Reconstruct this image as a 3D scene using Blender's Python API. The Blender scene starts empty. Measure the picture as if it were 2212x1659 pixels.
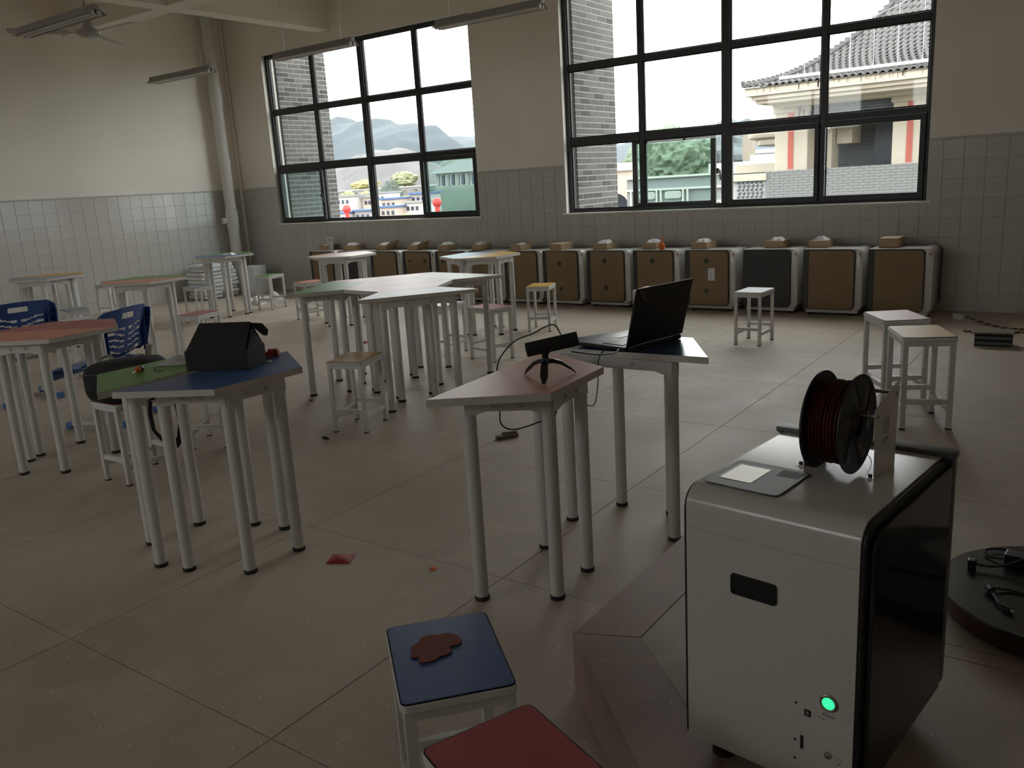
import bpy, bmesh, math, random
from mathutils import Vector, Matrix, noise
R = math.radians
PI = math.pi
rnd = random.Random(7)
SC = bpy.context.scene
COL = SC.collection

# ------------------------------------------------------------------ camera, world, light, exposure
HC = 1.45
FPX = 1813.64
pitch, roll, yaw = R(13.350), R(-3.4849), R(-35.895)
F = Vector((math.sin(yaw)*math.cos(pitch), math.cos(yaw)*math.cos(pitch), -math.sin(pitch)))
Rt = Vector((math.cos(yaw), -math.sin(yaw), 0)); Up = Rt.cross(F)
c_, s_ = math.cos(roll), math.sin(roll)
R2 = c_*Rt + s_*Up; U2 = -s_*Rt + c_*Up
cam = bpy.data.cameras.new('camera'); camo = bpy.data.objects.new('camera', cam); COL.objects.link(camo)
M = Matrix.Identity(4)
for i in range(3):
    M[i][0] = R2[i]; M[i][1] = U2[i]; M[i][2] = -F[i]
M.translation = Vector((0, 0, HC)); camo.matrix_world = M
cam.sensor_width = 36; cam.sensor_fit = 'HORIZONTAL'; cam.lens = FPX*36/2212; cam.clip_end = 3000; cam.clip_start = .02
SC.camera = camo

SKY = 2.3
w = bpy.data.worlds.new('world'); SC.world = w; w.use_nodes = True
nt = w.node_tree; nt.nodes.clear()
out = nt.nodes.new('ShaderNodeOutputWorld'); bg = nt.nodes.new('ShaderNodeBackground')
tc = nt.nodes.new('ShaderNodeTexCoord'); ns = nt.nodes.new('ShaderNodeTexNoise'); ns.inputs['Scale'].default_value = 3.2
ns.inputs['Detail'].default_value = 5; ns.inputs['Roughness'].default_value = .45
cr = nt.nodes.new('ShaderNodeValToRGB')
cr.color_ramp.elements[0].position = .35; cr.color_ramp.elements[0].color = (.93, .95, .97, 1)
cr.color_ramp.elements[1].position = .62; cr.color_ramp.elements[1].color = (1, .98, .945, 1)
nt.links.new(tc.outputs['Generated'], ns.inputs['Vector']); nt.links.new(ns.outputs['Fac'], cr.inputs['Fac'])
nt.links.new(cr.outputs['Color'], bg.inputs['Color']); bg.inputs['Strength'].default_value = SKY
nt.links.new(bg.outputs[0], out.inputs[0])
SC.view_settings.view_transform = 'Standard'; SC.view_settings.look = 'None'
SC.view_settings.exposure = 1.38; SC.view_settings.gamma = 1; SC.view_settings.use_curve_mapping = False
SC.cycles.sample_clamp_indirect = 6.0
SC.cycles.max_bounces = 14; SC.cycles.diffuse_bounces = 8; SC.cycles.transparent_max_bounces = 16
SC.cycles.caustics_reflective = False; SC.cycles.caustics_refractive = False

YW = 9.05

# ------------------------------------------------------------------ materials
MATS = {}
def mat(name, col, rough=.6, metal=0, spec=.5, var=0, vscale=8, bump=0, bscale=60, emit=None, alpha=None, coat=0, col2=None):
    if name in MATS: return MATS[name]
    m = bpy.data.materials.new(name); m.use_nodes = True; MATS[name] = m
    t = m.node_tree; b = t.nodes['Principled BSDF']
    b.inputs['Base Color'].default_value = (*col, 1); b.inputs['Roughness'].default_value = rough
    b.inputs['Metallic'].default_value = metal; b.inputs['Specular IOR Level'].default_value = spec
    if coat: b.inputs['Coat Weight'].default_value = coat; b.inputs['Coat Roughness'].default_value = .15
    if alpha is not None: b.inputs['Alpha'].default_value = alpha
    if emit: b.inputs['Emission Color'].default_value = (*emit[:3], 1); b.inputs['Emission Strength'].default_value = emit[3]
    if var or bump:
        tc = t.nodes.new('ShaderNodeTexCoord')
    if var:
        n = t.nodes.new('ShaderNodeTexNoise'); n.inputs['Scale'].default_value = vscale; n.inputs['Detail'].default_value = 6
        r = t.nodes.new('ShaderNodeValToRGB')
        c2 = col2 or tuple(min(1, c*(1+var)) for c in col); c1 = tuple(c*(1-var) for c in col)
        r.color_ramp.elements[0].color = (*c1, 1); r.color_ramp.elements[1].color = (*c2, 1)
        r.color_ramp.elements[0].position = .3; r.color_ramp.elements[1].position = .7
        t.links.new(tc.outputs['Object'], n.inputs['Vector']); t.links.new(n.outputs['Fac'], r.inputs['Fac'])
        t.links.new(r.outputs['Color'], b.inputs['Base Color'])
    if bump:
        n2 = t.nodes.new('ShaderNodeTexNoise'); n2.inputs['Scale'].default_value = bscale; n2.inputs['Detail'].default_value = 3
        bp = t.nodes.new('ShaderNodeBump'); bp.inputs['Strength'].default_value = bump; bp.inputs['Distance'].default_value = .004
        t.links.new(tc.outputs['Object'], n2.inputs['Vector']); t.links.new(n2.outputs['Fac'], bp.inputs['Height'])
        t.links.new(bp.outputs['Normal'], b.inputs['Normal'])
    return m

def terrazzo(name, base, chip, dark, rough=.55, stain=(.62, .50, .36)):
    m = mat(name, base, rough, spec=.4); t = m.node_tree; b = t.nodes['Principled BSDF']
    tc = t.nodes.new('ShaderNodeTexCoord'); ge = t.nodes.new('ShaderNodeNewGeometry')
    def mixc(f, a, c):
        x = t.nodes.new('ShaderNodeMix'); x.data_type = 'RGBA'
        t.links.new(f, x.inputs[0])
        for i, v in ((6, a), (7, c)):
            if isinstance(v, tuple): x.inputs[i].default_value = (*v, 1)
            else: t.links.new(v, x.inputs[i])
        return x.outputs[2]
    def ramp(f, p0, p1, inv=False):
        r = t.nodes.new('ShaderNodeValToRGB'); e = r.color_ramp.elements
        e[0].position = p0; e[1].position = p1
        if inv: e[0].color = (1, 1, 1, 1); e[1].color = (0, 0, 0, 1)
        t.links.new(f, r.inputs['Fac']); return r.outputs['Color']
    pos = ge.outputs['Position']
    def nz(s, d=4):
        n = t.nodes.new('ShaderNodeTexNoise'); n.inputs['Scale'].default_value = s; n.inputs['Detail'].default_value = d
        t.links.new(pos, n.inputs['Vector']); return n.outputs['Fac']
    def vo(s, rd=1):
        v = t.nodes.new('ShaderNodeTexVoronoi'); v.inputs['Scale'].default_value = s; v.inputs['Randomness'].default_value = rd
        t.links.new(pos, v.inputs['Vector']); return v
    base2 = mixc(ramp(nz(.9, 5), .35, .7), tuple(c*.86 for c in base), tuple(c*1.1 for c in base))
    base2 = mixc(ramp(nz(6, 6), .5, .8), base2, tuple(c*1.12 for c in base))
    v = vo(38); k = ramp(v.outputs['Distance'], .10, .17, True)
    g = t.nodes.new('ShaderNodeMath'); g.operation = 'GREATER_THAN'; g.inputs[1].default_value = .86
    sp = t.nodes.new('ShaderNodeSeparateColor'); t.links.new(v.outputs['Color'], sp.inputs[0]); t.links.new(sp.outputs[0], g.inputs[0])
    mu = t.nodes.new('ShaderNodeMath'); mu.operation = 'MULTIPLY'; t.links.new(k, mu.inputs[0]); t.links.new(g.outputs[0], mu.inputs[1])
    c3 = mixc(mu.outputs[0], base2, chip)
    v2 = vo(95); k2 = ramp(v2.outputs['Distance'], .12, .2, True)
    g2 = t.nodes.new('ShaderNodeMath'); g2.operation = 'GREATER_THAN'; g2.inputs[1].default_value = .9
    sp2 = t.nodes.new('ShaderNodeSeparateColor'); t.links.new(v2.outputs['Color'], sp2.inputs[0]); t.links.new(sp2.outputs[1], g2.inputs[0])
    mu2 = t.nodes.new('ShaderNodeMath'); mu2.operation = 'MULTIPLY'; t.links.new(k2, mu2.inputs[0]); t.links.new(g2.outputs[0], mu2.inputs[1])
    c4 = mixc(mu2.outputs[0], c3, dark)
    c5 = mixc(ramp(nz(1.7, 7), .70, .82), c4, stain)
    t.links.new(c5, b.inputs['Base Color'])
    rr = t.nodes.new('ShaderNodeMapRange'); rr.inputs[3].default_value = rough-.12; rr.inputs[4].default_value = rough+.15
    t.links.new(nz(2.5, 5), rr.inputs[0]); t.links.new(rr.outputs[0], b.inputs['Roughness'])
    return m

def glassmat(name, tint, refl=.08):
    m = bpy.data.materials.new(name); m.use_nodes = True; MATS[name] = m
    t = m.node_tree; t.nodes.clear()
    o = t.nodes.new('ShaderNodeOutputMaterial'); tr = t.nodes.new('ShaderNodeBsdfTransparent'); gl = t.nodes.new('ShaderNodeBsdfGlossy')
    tr.inputs[0].default_value = (*tint, 1); gl.inputs['Roughness'].default_value = .02
    mx = t.nodes.new('ShaderNodeMixShader'); lw = t.nodes.new('ShaderNodeLayerWeight'); lw.inputs[0].default_value = .5
    pw = t.nodes.new('ShaderNodeMath'); pw.operation = 'POWER'; pw.inputs[1].default_value = 5
    fr = t.nodes.new('ShaderNodeMath'); fr.operation = 'MULTIPLY_ADD'; fr.inputs[1].default_value = .5; fr.inputs[2].default_value = .03
    t.links.new(lw.outputs['Facing'], pw.inputs[0]); t.links.new(pw.outputs[0], fr.inputs[0])
    t.links.new(fr.outputs[0], mx.inputs[0]); t.links.new(tr.outputs[0], mx.inputs[1]); t.links.new(gl.outputs[0], mx.inputs[2])
    t.links.new(mx.outputs[0], o.inputs[0]); return m

FLOOR = terrazzo('terrazzo_floor', (.455, .383, .312), (.74, .67, .57), (.22, .17, .13))
PODTILE = terrazzo('terrazzo_podium', (.43, .365, .30), (.68, .60, .51), (.22, .17, .13))
GRANITE = terrazzo('pink_granite', (.34, .24, .215), (.56, .46, .43), (.14, .09, .09), .5)
GROUT = mat('floor_joint', (.07, .055, .045), .9)
PLASTER = mat('plaster', (.84, .79, .725), .85, var=.05, vscale=1.1, bump=.15, bscale=14)
CEIL = mat('ceiling_paint', (.72, .69, .64), .9, var=.03, vscale=2)
BEAMM = mat('beam_paint', (.80, .75, .68), .85)
REVEAL = mat('reveal_plaster', (.74, .71, .67), .8)
TILEM = mat('wall_tile_glaze', (.52, .505, .48), .16, spec=.5, var=.04, vscale=3)
TILEJ = mat('tile_joint', (.44, .43, .41), .8)
DADO = mat('dado_cap', (.47, .465, .45), .45)
FRAME = mat('window_aluminium', (.030, .032, .034), .42, spec=.4)
GLASS = glassmat('window_glass', (.97, .985, .98)); TINT = glassmat('window_glass_green', (.80, .89, .88))
WMET = mat('white_powder_coat', (.62, .62, .60), .42, bump=.12, bscale=220)
WEDGE = mat('white_edge_band', (.60, .58, .55), .5)
CAP = mat('black_foot_rubber', (.018, .015, .012), .7)
STEEL = mat('steel', (.5, .49, .47), .3, metal=1)
def lam(n, c): return mat('laminate_'+n, c, .40, spec=.45, var=.04, vscale=30, bump=.05, bscale=25)
LAM = dict(blue=lam('blue', (.045, .10, .27)), green=lam('green', (.11, .26, .07)), red=lam('red', (.36, .07, .065)),
           orange=lam('orange', (.60, .21, .13)), yellow=lam('yellow', (.62, .36, .07)), salmon=lam('salmon', (.54, .235, .175)),
           lilac=lam('lilac', (.43, .40, .46)), pink=lam('pink', (.55, .30, .28)), grey=lam('greyblue', (.23, .27, .33)),
           white=lam('white', (.62, .62, .70)), navy=mat('laminate_navy', (.030, .055, .14), .22, spec=.6, bump=.04, bscale=20), deepred=lam('deep_red', (.34, .030, .035)),
           cream=lam('cream', (.55, .50, .36)), gold=lam('gold', (.50, .29, .06)))
PRW = mat('printer_white', (.61, .595, .57), .14, bump=.05, bscale=420)
PRBLK = mat('printer_black_frame', (.020, .021, .022), .45)
PRGLASS = mat('smoked_acrylic', (.006, .009, .016), .07, spec=.6)
PRDK = mat('printer_dark_grey', (.10, .10, .105), .45, bump=.1, bscale=300)
CARD = mat('brown_protective_paper', (.235, .165, .095), .75, var=.06, vscale=10)
CARDB = mat('corrugated_cardboard', (.42, .30, .18), .85, var=.08, vscale=14)
CARDIN = mat('cardboard_inside', (.56, .43, .29), .85)
STAMP = mat('green_stamp_ink', (.075, .10, .055), .8)
BLACK = mat('black_plastic', (.012, .012, .013), .38)
BLKM = mat('black_matte', (.010, .010, .011), .8)
RED = mat('red_ink', (.45, .08, .06), .6)
PLAST = mat('clear_plastic_wrap', (.75, .77, .78), .2, alpha=.55)
WPLAST = mat('white_plastic_bag', (.78, .79, .80), .4, bump=.6, bscale=40)
PAPER = mat('white_paper', (.72, .74, .78), .8)
BLUEP = mat('blue_chair_plastic', (.028, .075, .26), .33, spec=.5)
BLUEF = mat('blue_foot_plastic', (.07, .17, .40), .4)
GREYP = mat('grey_enamel', (.48, .46, .42), .5)
ORANGE = mat('orange_plastic', (.72, .17, .03), .45)

# ------------------------------------------------------------------ mesh builder
class MB:
    def __init__(s): s.v = []; s.f = []
    def add(s, vs, fs):
        o = len(s.v); s.v += [tuple(v) for v in vs]; s.f += [tuple(i+o for i in f) for f in fs]; return s
    def box(s, c, d, rz=0, rx=0, ry=0):
        m = Matrix.Rotation(rz, 3, 'Z') @ Matrix.Rotation(ry, 3, 'Y') @ Matrix.Rotation(rx, 3, 'X')
        vs = [Vector(c) + m @ Vector((x*d[0]/2, y*d[1]/2, z*d[2]/2)) for x in (-1, 1) for y in (-1, 1) for z in (-1, 1)]
        return s.add(vs, [(0, 1, 3, 2), (4, 6, 7, 5), (0, 4, 5, 1), (2, 3, 7, 6), (0, 2, 6, 4), (1, 5, 7, 3)])
    def bb(s, x0, x1, y0, y1, z0, z1): return s.box(((x0+x1)/2, (y0+y1)/2, (z0+z1)/2), (x1-x0, y1-y0, z1-z0))
    def bar(s, a, b, w, h):
        a, b = Vector(a), Vector(b); d = (b-a); L = d.length; d.normalize()
        u = Vector((0, 0, 1)) if abs(d.z) < .99 else Vector((0, 1, 0)); r = d.cross(u).normalized(); u = r.cross(d)
        vs = [p + r*x*w/2 + u*z*h/2 for p in (a, b) for x in (-1, 1) for z in (-1, 1)]
        return s.add(vs, [(0, 1, 3, 2), (4, 6, 7, 5), (0, 4, 5, 1), (2, 3, 7, 6), (0, 2, 6, 4), (1, 5, 7, 3)])
    def rings(s, rings, caps=True, closed=True):
        n = len(rings[0]); vs = [p for r in rings for p in r]; fs = []
        for k in range(len(rings)-1):
            for i in range(n if closed else n-1):
                j = (i+1) % n; fs.append((k*n+i, k*n+j, (k+1)*n+j, (k+1)*n+i))
        if caps: fs.append(tuple(range(n-1, -1, -1))); fs.append(tuple((len(rings)-1)*n+i for i in range(n)))
        return s.add(vs, fs)
    def tube(s, pts, r, n=8, caps=True):
        pts = [Vector(p) for p in pts]; rr = []; up = None
        for i, p in enumerate(pts):
            d = (pts[min(i+1, len(pts)-1)] - pts[max(i-1, 0)]).normalized()
            if up is None: up = Vector((0, 0, 1)) if abs(d.z) < .9 else Vector((1, 0, 0))
            x = d.cross(up).normalized(); up = x.cross(d).normalized()
            q = r[i] if isinstance(r, (list, tuple)) else r
            rr.append([p + x*math.cos(a)*q + up*math.sin(a)*q for a in [2*PI*k/n for k in range(n)]])
        return s.rings(rr, caps)
    def cyl(s, a, b, r, n=16, r1=None): return s.tube([a, b], [r, r if r1 is None else r1], n)
    def lathe(s, prof, n=24, c=(0, 0, 0), axis='Z'):
        rr = []
        for (q, z) in prof:
            ring = []
            for k in range(n):
                a = 2*PI*k/n; p = (q*math.cos(a), q*math.sin(a), z)
                if axis == 'X': p = (p[2], p[0], p[1])
                if axis == 'Y': p = (p[0], p[2], p[1])
                ring.append((p[0]+c[0], p[1]+c[1], p[2]+c[2]))
            rr.append(ring)
        return s.rings(rr)
    def prism(s, poly, z0, z1, m=None):
        n = len(poly); vs = [(x, y, z0) for x, y in poly] + [(x, y, z1) for x, y in poly]
        if m: vs = [m(v) for v in vs]
        fs = [tuple(range(n-1, -1, -1)), tuple(range(n, 2*n))] + [(i, (i+1) % n, n+(i+1) % n, n+i) for i in range(n)]
        return s.add(vs, fs)
    def build(s, name, m, parent=None, bevel=0, smooth=False, seg=2, ang=35):
        me = bpy.data.meshes.new(name); me.from_pydata(s.v, [], s.f); me.validate()
        bm = bmesh.new(); bm.from_mesh(me); bmesh.ops.recalc_face_normals(bm, faces=bm.faces)
        if bevel:
            es = [e for e in bm.edges if len(e.link_faces) == 2 and e.calc_face_angle(0) > R(ang)]
            bmesh.ops.bevel(bm, geom=es, offset=bevel, segments=seg, profile=.5, affect='EDGES', clamp_overlap=True)
        bm.to_mesh(me); bm.free()
        if smooth:
            me.shade_smooth()
            try: me.set_sharp_from_angle(angle=R(40))
            except Exception: pass
        me.materials.append(m)
        o = bpy.data.objects.new(name, me); COL.objects.link(o)
        if parent: o.parent = parent
        return o

def empty(name, loc=(0, 0, 0), rz=0, label=None, cat=None, group=None, kind=None):
    o = bpy.data.objects.new(name, None); COL.objects.link(o); o.empty_display_size = .05
    o.location = loc; o.rotation_euler = (0, 0, rz); return tag(o, label, cat, group, kind)
def tag(o, label=None, cat=None, group=None, kind=None):
    for k, v in (('label', label), ('category', cat), ('group', group), ('kind', kind)):
        if v: o[k] = v
    return o
KIDS = {}
def kids(o): return [c for c in bpy.data.objects if c.parent == o]
def dup(o, parent=None, tree=None):
    if tree is None:
        tree = {}
        for x in COL.objects:
            if x.parent: tree.setdefault(x.parent.name, []).append(x)
    c = o.copy(); COL.objects.link(c)
    if parent: c.parent = parent
    for ch in tree.get(o.name, []): dup(ch, c, tree)
    return c
def setmat(root, part, m):
    for ch in root.children:
        if ch.name.split('.')[0] == part:
            ch.material_slots[0].link = 'OBJECT'; ch.material_slots[0].material = m
def rrect(w, h, r, n=5, c=(0, 0), corners=(1, 1, 1, 1)):
    p = []
    for k, (sx, sy) in enumerate(((1, 1), (-1, 1), (-1, -1), (1, -1))):
        if not corners[k]: p.append((c[0]+sx*w/2, c[1]+sy*h/2)); continue
        for i in range(n+1):
            a = (k + i/n)*PI/2; p.append((c[0]+sx*(w/2-r)+r*math.cos(a), c[1]+sy*(h/2-r)+r*math.sin(a)))
    return p
def text(s, size, m, parent, loc, rot, name='lettering', depth=.0004, font_shear=0):
    cu = bpy.data.curves.new(name, 'FONT'); cu.body = s; cu.size = size; cu.extrude = depth; cu.align_x = 'CENTER'; cu.shear = font_shear
    t = bpy.data.objects.new(name, cu); COL.objects.link(t)
    bpy.context.view_layer.update()
    me = bpy.data.meshes.new_from_object(t.evaluated_get(bpy.context.evaluated_depsgraph_get()))
    bpy.data.objects.remove(t); me.materials.clear(); me.materials.append(m)
    o = bpy.data.objects.new(name, me); COL.objects.link(o); o.parent = parent; o.location = loc; o.rotation_euler = rot
    return o

# ------------------------------------------------------------------ room shell
XL, XR, YR, ZC = -11.8, 3.3, -3.0, 4.25
WX = ((-10.94, -6.90), (-5.56, -1.50)); WZ0, WZ1 = 1.05, 3.60
def struct(name, mb, m, **k): return tag(mb.build(name, m, **k), kind='structure')
fl = struct('floor', MB().bb(XL-.2, XR+.2, YR-.2, YW+.25, -.25, -.004), GROUT)
tilemesh = {}
def tiles_floor(parent, x0, y0, dx, dy, xa, xb, ya, yb, z0, z1, m, gap=.0035, name='tile', clip=None):
    i0, i1 = math.floor((xa-x0)/dx), math.ceil((xb-x0)/dx); j0, j1 = math.floor((ya-y0)/dy), math.ceil((yb-y0)/dy)
    for i in range(i0, i1):
        for j in range(j0, j1):
            a, b = max(xa, x0+i*dx)+gap/2, min(xb, x0+(i+1)*dx)-gap/2; c, d = max(ya, y0+j*dy)+gap/2, min(yb, y0+(j+1)*dy)-gap/2
            if b-a < .02 or d-c < .02: continue
            key = (round(b-a, 3), round(d-c, 3), z0, z1, m.name)
            if key not in tilemesh:
                o = MB().bb(-(b-a)/2, (b-a)/2, -(d-c)/2, (d-c)/2, z0, z1).build(name, m); tilemesh[key] = o.data
            else:
                o = bpy.data.objects.new(name, tilemesh[key]); COL.objects.link(o)
            o.parent = parent; o.location = ((a+b)/2, (c+d)/2, 0)
tiles_floor(fl, -1.785, 1.23, 1.07, 1.10, XL, XR, YR, YW, -.02, 0, FLOOR)

wb = MB(); T = .24
xs = [XL-.2, WX[0][0], WX[0][1], WX[1][0], WX[1][1], XR+.2]
for a, b in ((xs[0], xs[1]), (xs[2], xs[3]), (xs[4], xs[5])): wb.bb(a, b, YW, YW+T, -.2, ZC+.2)
for a, b in WX: wb.bb(a, b, YW, YW+T, -.2, WZ0); wb.bb(a, b, YW, YW+T, WZ1, ZC+.2)
wback = struct('wall_back', wb, PLASTER)
wleft = struct('wall_left', MB().bb(XL-.2, XL, YR, YW, -.2, ZC+.2), PLASTER)
wright = struct('wall_right', MB().bb(XR, XR+.2, YR, YW, -.2, ZC+.2), PLASTER)
# unseen wall behind the camera; its high windows are added as fill light
FILLW = ((-10.6, -8.3), (-7.3, -5.0), (-4.0, -2.4)); CZ0, CZ1 = 2.25, 3.25
wf = MB(); e_ = XL-.2
for a, b in FILLW: wf.bb(e_, a, YR-.2, YR, -.2, ZC+.2); wf.bb(a, b, YR-.2, YR, -.2, CZ0); wf.bb(a, b, YR-.2, YR, CZ1, ZC+.2); e_ = b
wf.bb(e_, XR+.2, YR-.2, YR, -.2, ZC+.2)
struct('wall_front', wf, PLASTER)
for k, (a, b) in enumerate(FILLW):
    root = empty('window_%d' % (k+3), (0, 0, 0), kind='structure'); y = YR-.1
    for q in ((a, a+.05, CZ0, CZ1), (b-.05, b, CZ0, CZ1), (a+.05, b-.05, CZ0, CZ0+.05), (a+.05, b-.05, CZ1-.05, CZ1)): MB().bb(q[0], q[1], y-.03, y+.03, q[2], q[3]).build('frame', FRAME, root)
    MB().bb((a+b)/2-.025, (a+b)/2+.025, y-.03, y+.03, CZ0+.05, CZ1-.05).build('mullion', FRAME, root)
    for a2, b2 in ((a+.05, (a+b)/2-.025), ((a+b)/2+.025, b-.05)): MB().bb(a2, b2, y-.003, y+.003, CZ0+.05, CZ1-.05).build('pane', GLASS, root)
struct('ceiling', MB().bb(XL-.2, XR+.2, YR-.2, YW+T, ZC, ZC+.2), CEIL)
struct('trim_1', MB().bb(-9.63, -9.37, YR, YW, 3.74, ZC), BEAMM)
struct('trim_2', MB().bb(XL, XR, 6.47, 6.72, 3.741, ZC), BEAMM)
struct('trim_3', MB().bb(XL, XR, 2.9, 3.15, 3.741, ZC), BEAMM)
struct('trim_4', MB().bb(-2.13, -1.87, YR, YW, 3.74, ZC), BEAMM)
# dado: tiles of .18 m with a cap strip
DZ = 1.615; TS = .18
def dado_wall(wall, is_left, u0, u1, openings, uparts, m=TILEM):
    """tiles on a wall; parts inside uparts, the rest one stuff mesh"""
    rest = MB(); me = None; n = 0; g = .0032; th = .0065
    k = 0; u = u1 if is_left else u1
    while u > u0+.03:
        a = max(u-TS, u0); b = u
        for j in range(9):
            z1 = DZ-j*TS; z0 = max(z1-TS, 0)
            if z1-z0 < .03: continue
            segs = [(a, b, z0, z1)]
            for (oa, ob, oz) in openings:
                ns = []
                for (p, q, r0, r1) in segs:
                    if q <= oa or p >= ob or r1 <= oz: ns.append((p, q, r0, r1)); continue
                    if p < oa: ns.append((p, oa, r0, r1))
                    if q > ob: ns.append((ob, q, r0, r1))
                    if r0 < oz: ns.append((max(p, oa), min(q, ob), r0, oz))
                segs = ns
            for (p, q, r0, r1) in segs:
                w_, h_ = q-p-g, r1-r0-g
                if w_ < .01 or h_ < .01: continue
                cu, cz = (p+q)/2, (r0+r1)/2
                tl = rnd.uniform(-.0035, .0035)
                if is_left: c = (XL+th/2, cu, cz); d = (th, w_, h_)
                else: c = (cu, YW-th/2, cz); d = (w_, th, h_)
                full = abs(w_-TS+g) < 1e-4 and abs(h_-TS+g) < 1e-4
                if uparts[0] <= cu <= uparts[1] and n < 296 and full:
                    if me is None:
                        o = MB().box((0, 0, 0), d).build('tile', m, bevel=.0012, seg=1); me = o.data
                    else: o = bpy.data.objects.new('tile', me); COL.objects.link(o)
                    o.parent = wall; o.location = c; n += 1
                    o.rotation_euler = (0, rnd.uniform(-.004, .004), rnd.uniform(-.004, .004)) if is_left else (rnd.uniform(-.004, .004), 0, rnd.uniform(-.004, .004))
                else: rest.box(c, d)
        u -= TS
    o = rest.build('tiles_beyond', m, wall); o['kind'] = 'stuff'
MB().bb(XL, XL+.0015, YR, YW, 0, DZ).build('joint_mortar', TILEJ, wleft)
dado_wall(wleft, True, YR, YW-.01, [], (4.0, YW))
jm = MB()
for a, b, z in ((XL, WX[0][0], DZ), (WX[0][0], WX[0][1], WZ0), (WX[0][1], WX[1][0], DZ), (WX[1][0], WX[1][1], WZ0), (WX[1][1], XR, DZ)):
    jm.bb(a, b, YW-.0015, YW, 0, z)
jm.build('joint_mortar', TILEJ, wback)
dado_wall(wback, False, XL+.01, XR, [(WX[0][0], WX[0][1], WZ0), (WX[1][0], WX[1][1], WZ0)], (-6.0, .6))
struct('trim_5', MB().bb(XL, XL+.014, YR, YW-.014, DZ, DZ+.022), DADO, bevel=.004)
for i, (a, b) in enumerate(((XL, WX[0][0]), (WX[0][1], WX[1][0]), (WX[1][1], XR))):
    struct('trim_%d' % (6+i), MB().bb(a, b, YW-.014, YW, DZ, DZ+.022), DADO, bevel=.004)
struct('trim_9', MB().bb(XL+.012, XL+.045, YW-.05, YW-.012, 0, ZC), PLASTER, bevel=.006)

# podium
P0 = [(-1.173, 6.3), (-1.173, 1.843), (-.70, 1.38), (-.31, .99), (XR, .99), (XR, 6.3)]
PZ = .187
pod = struct('podium', MB().prism(P0, .0005, PZ-.004), GRANITE)
def off(a, b, d):
    a, b = Vector(a), Vector(b); n = Vector((b.y-a.y, -(b.x-a.x))).normalized()*d; return a+n, b+n
# border slabs (pink granite) along the left, slanted and front edges
bw = .18
def slab(poly, m, name):
    cx = sum(p[0] for p in poly)/len(poly); cy = sum(p[1] for p in poly)/len(poly)
    sh = [(cx+(p[0]-cx)*(1-.002/max(.05, abs(p[0]-cx)+.02)), cy+(p[1]-cy)*(1-.002/max(.05, abs(p[1]-cy)+.02))) for p in poly]
    return MB().prism(sh, PZ-.02, PZ).build(name, m, pod)
I0 = (-1.173+bw, 1.918); I1 = (-.235, 1.17)
ys = [1.843, 2.9, 4.0, 5.1, 6.3]
for k in range(4):
    a0, a1 = ys[k], ys[k+1]
    slab([(-1.173, a1), (-1.173, a0), (I0[0], I0[1] if k == 0 else a0), (I0[0], a1)], GRANITE, 'border_stone')
slab([(-1.173, 1.843), (-.70, 1.38), (-.573, 1.507), (I0[0], I0[1])], GRANITE, 'border_stone')
slab([(-.70, 1.38), (-.31, .99), I1, (-.573, 1.507)], GRANITE, 'border_stone')
for a, b in ((-.31, 1.0), (1.0, 2.2), (2.2, XR)):
    slab([(a, .99), (b, .99), (b, 1.17), (a if a > 0 else I1[0], 1.17)], GRANITE, 'border_stone')
slab([(I0[0], 2.22), I0, (-.573, 1.507), I1, (1.0, 1.17), (1.0, 2.22)], PODTILE, 'tile')
slab([(1.0, 1.17), (XR, 1.17), (XR, 2.22), (1.0, 2.22)], PODTILE, 'tile')
tiles_floor(pod, I0[0], 2.285-.0, 1.10, 1.105, I0[0], XR, 2.22, 6.3, PZ-.02, PZ, PODTILE)

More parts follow.
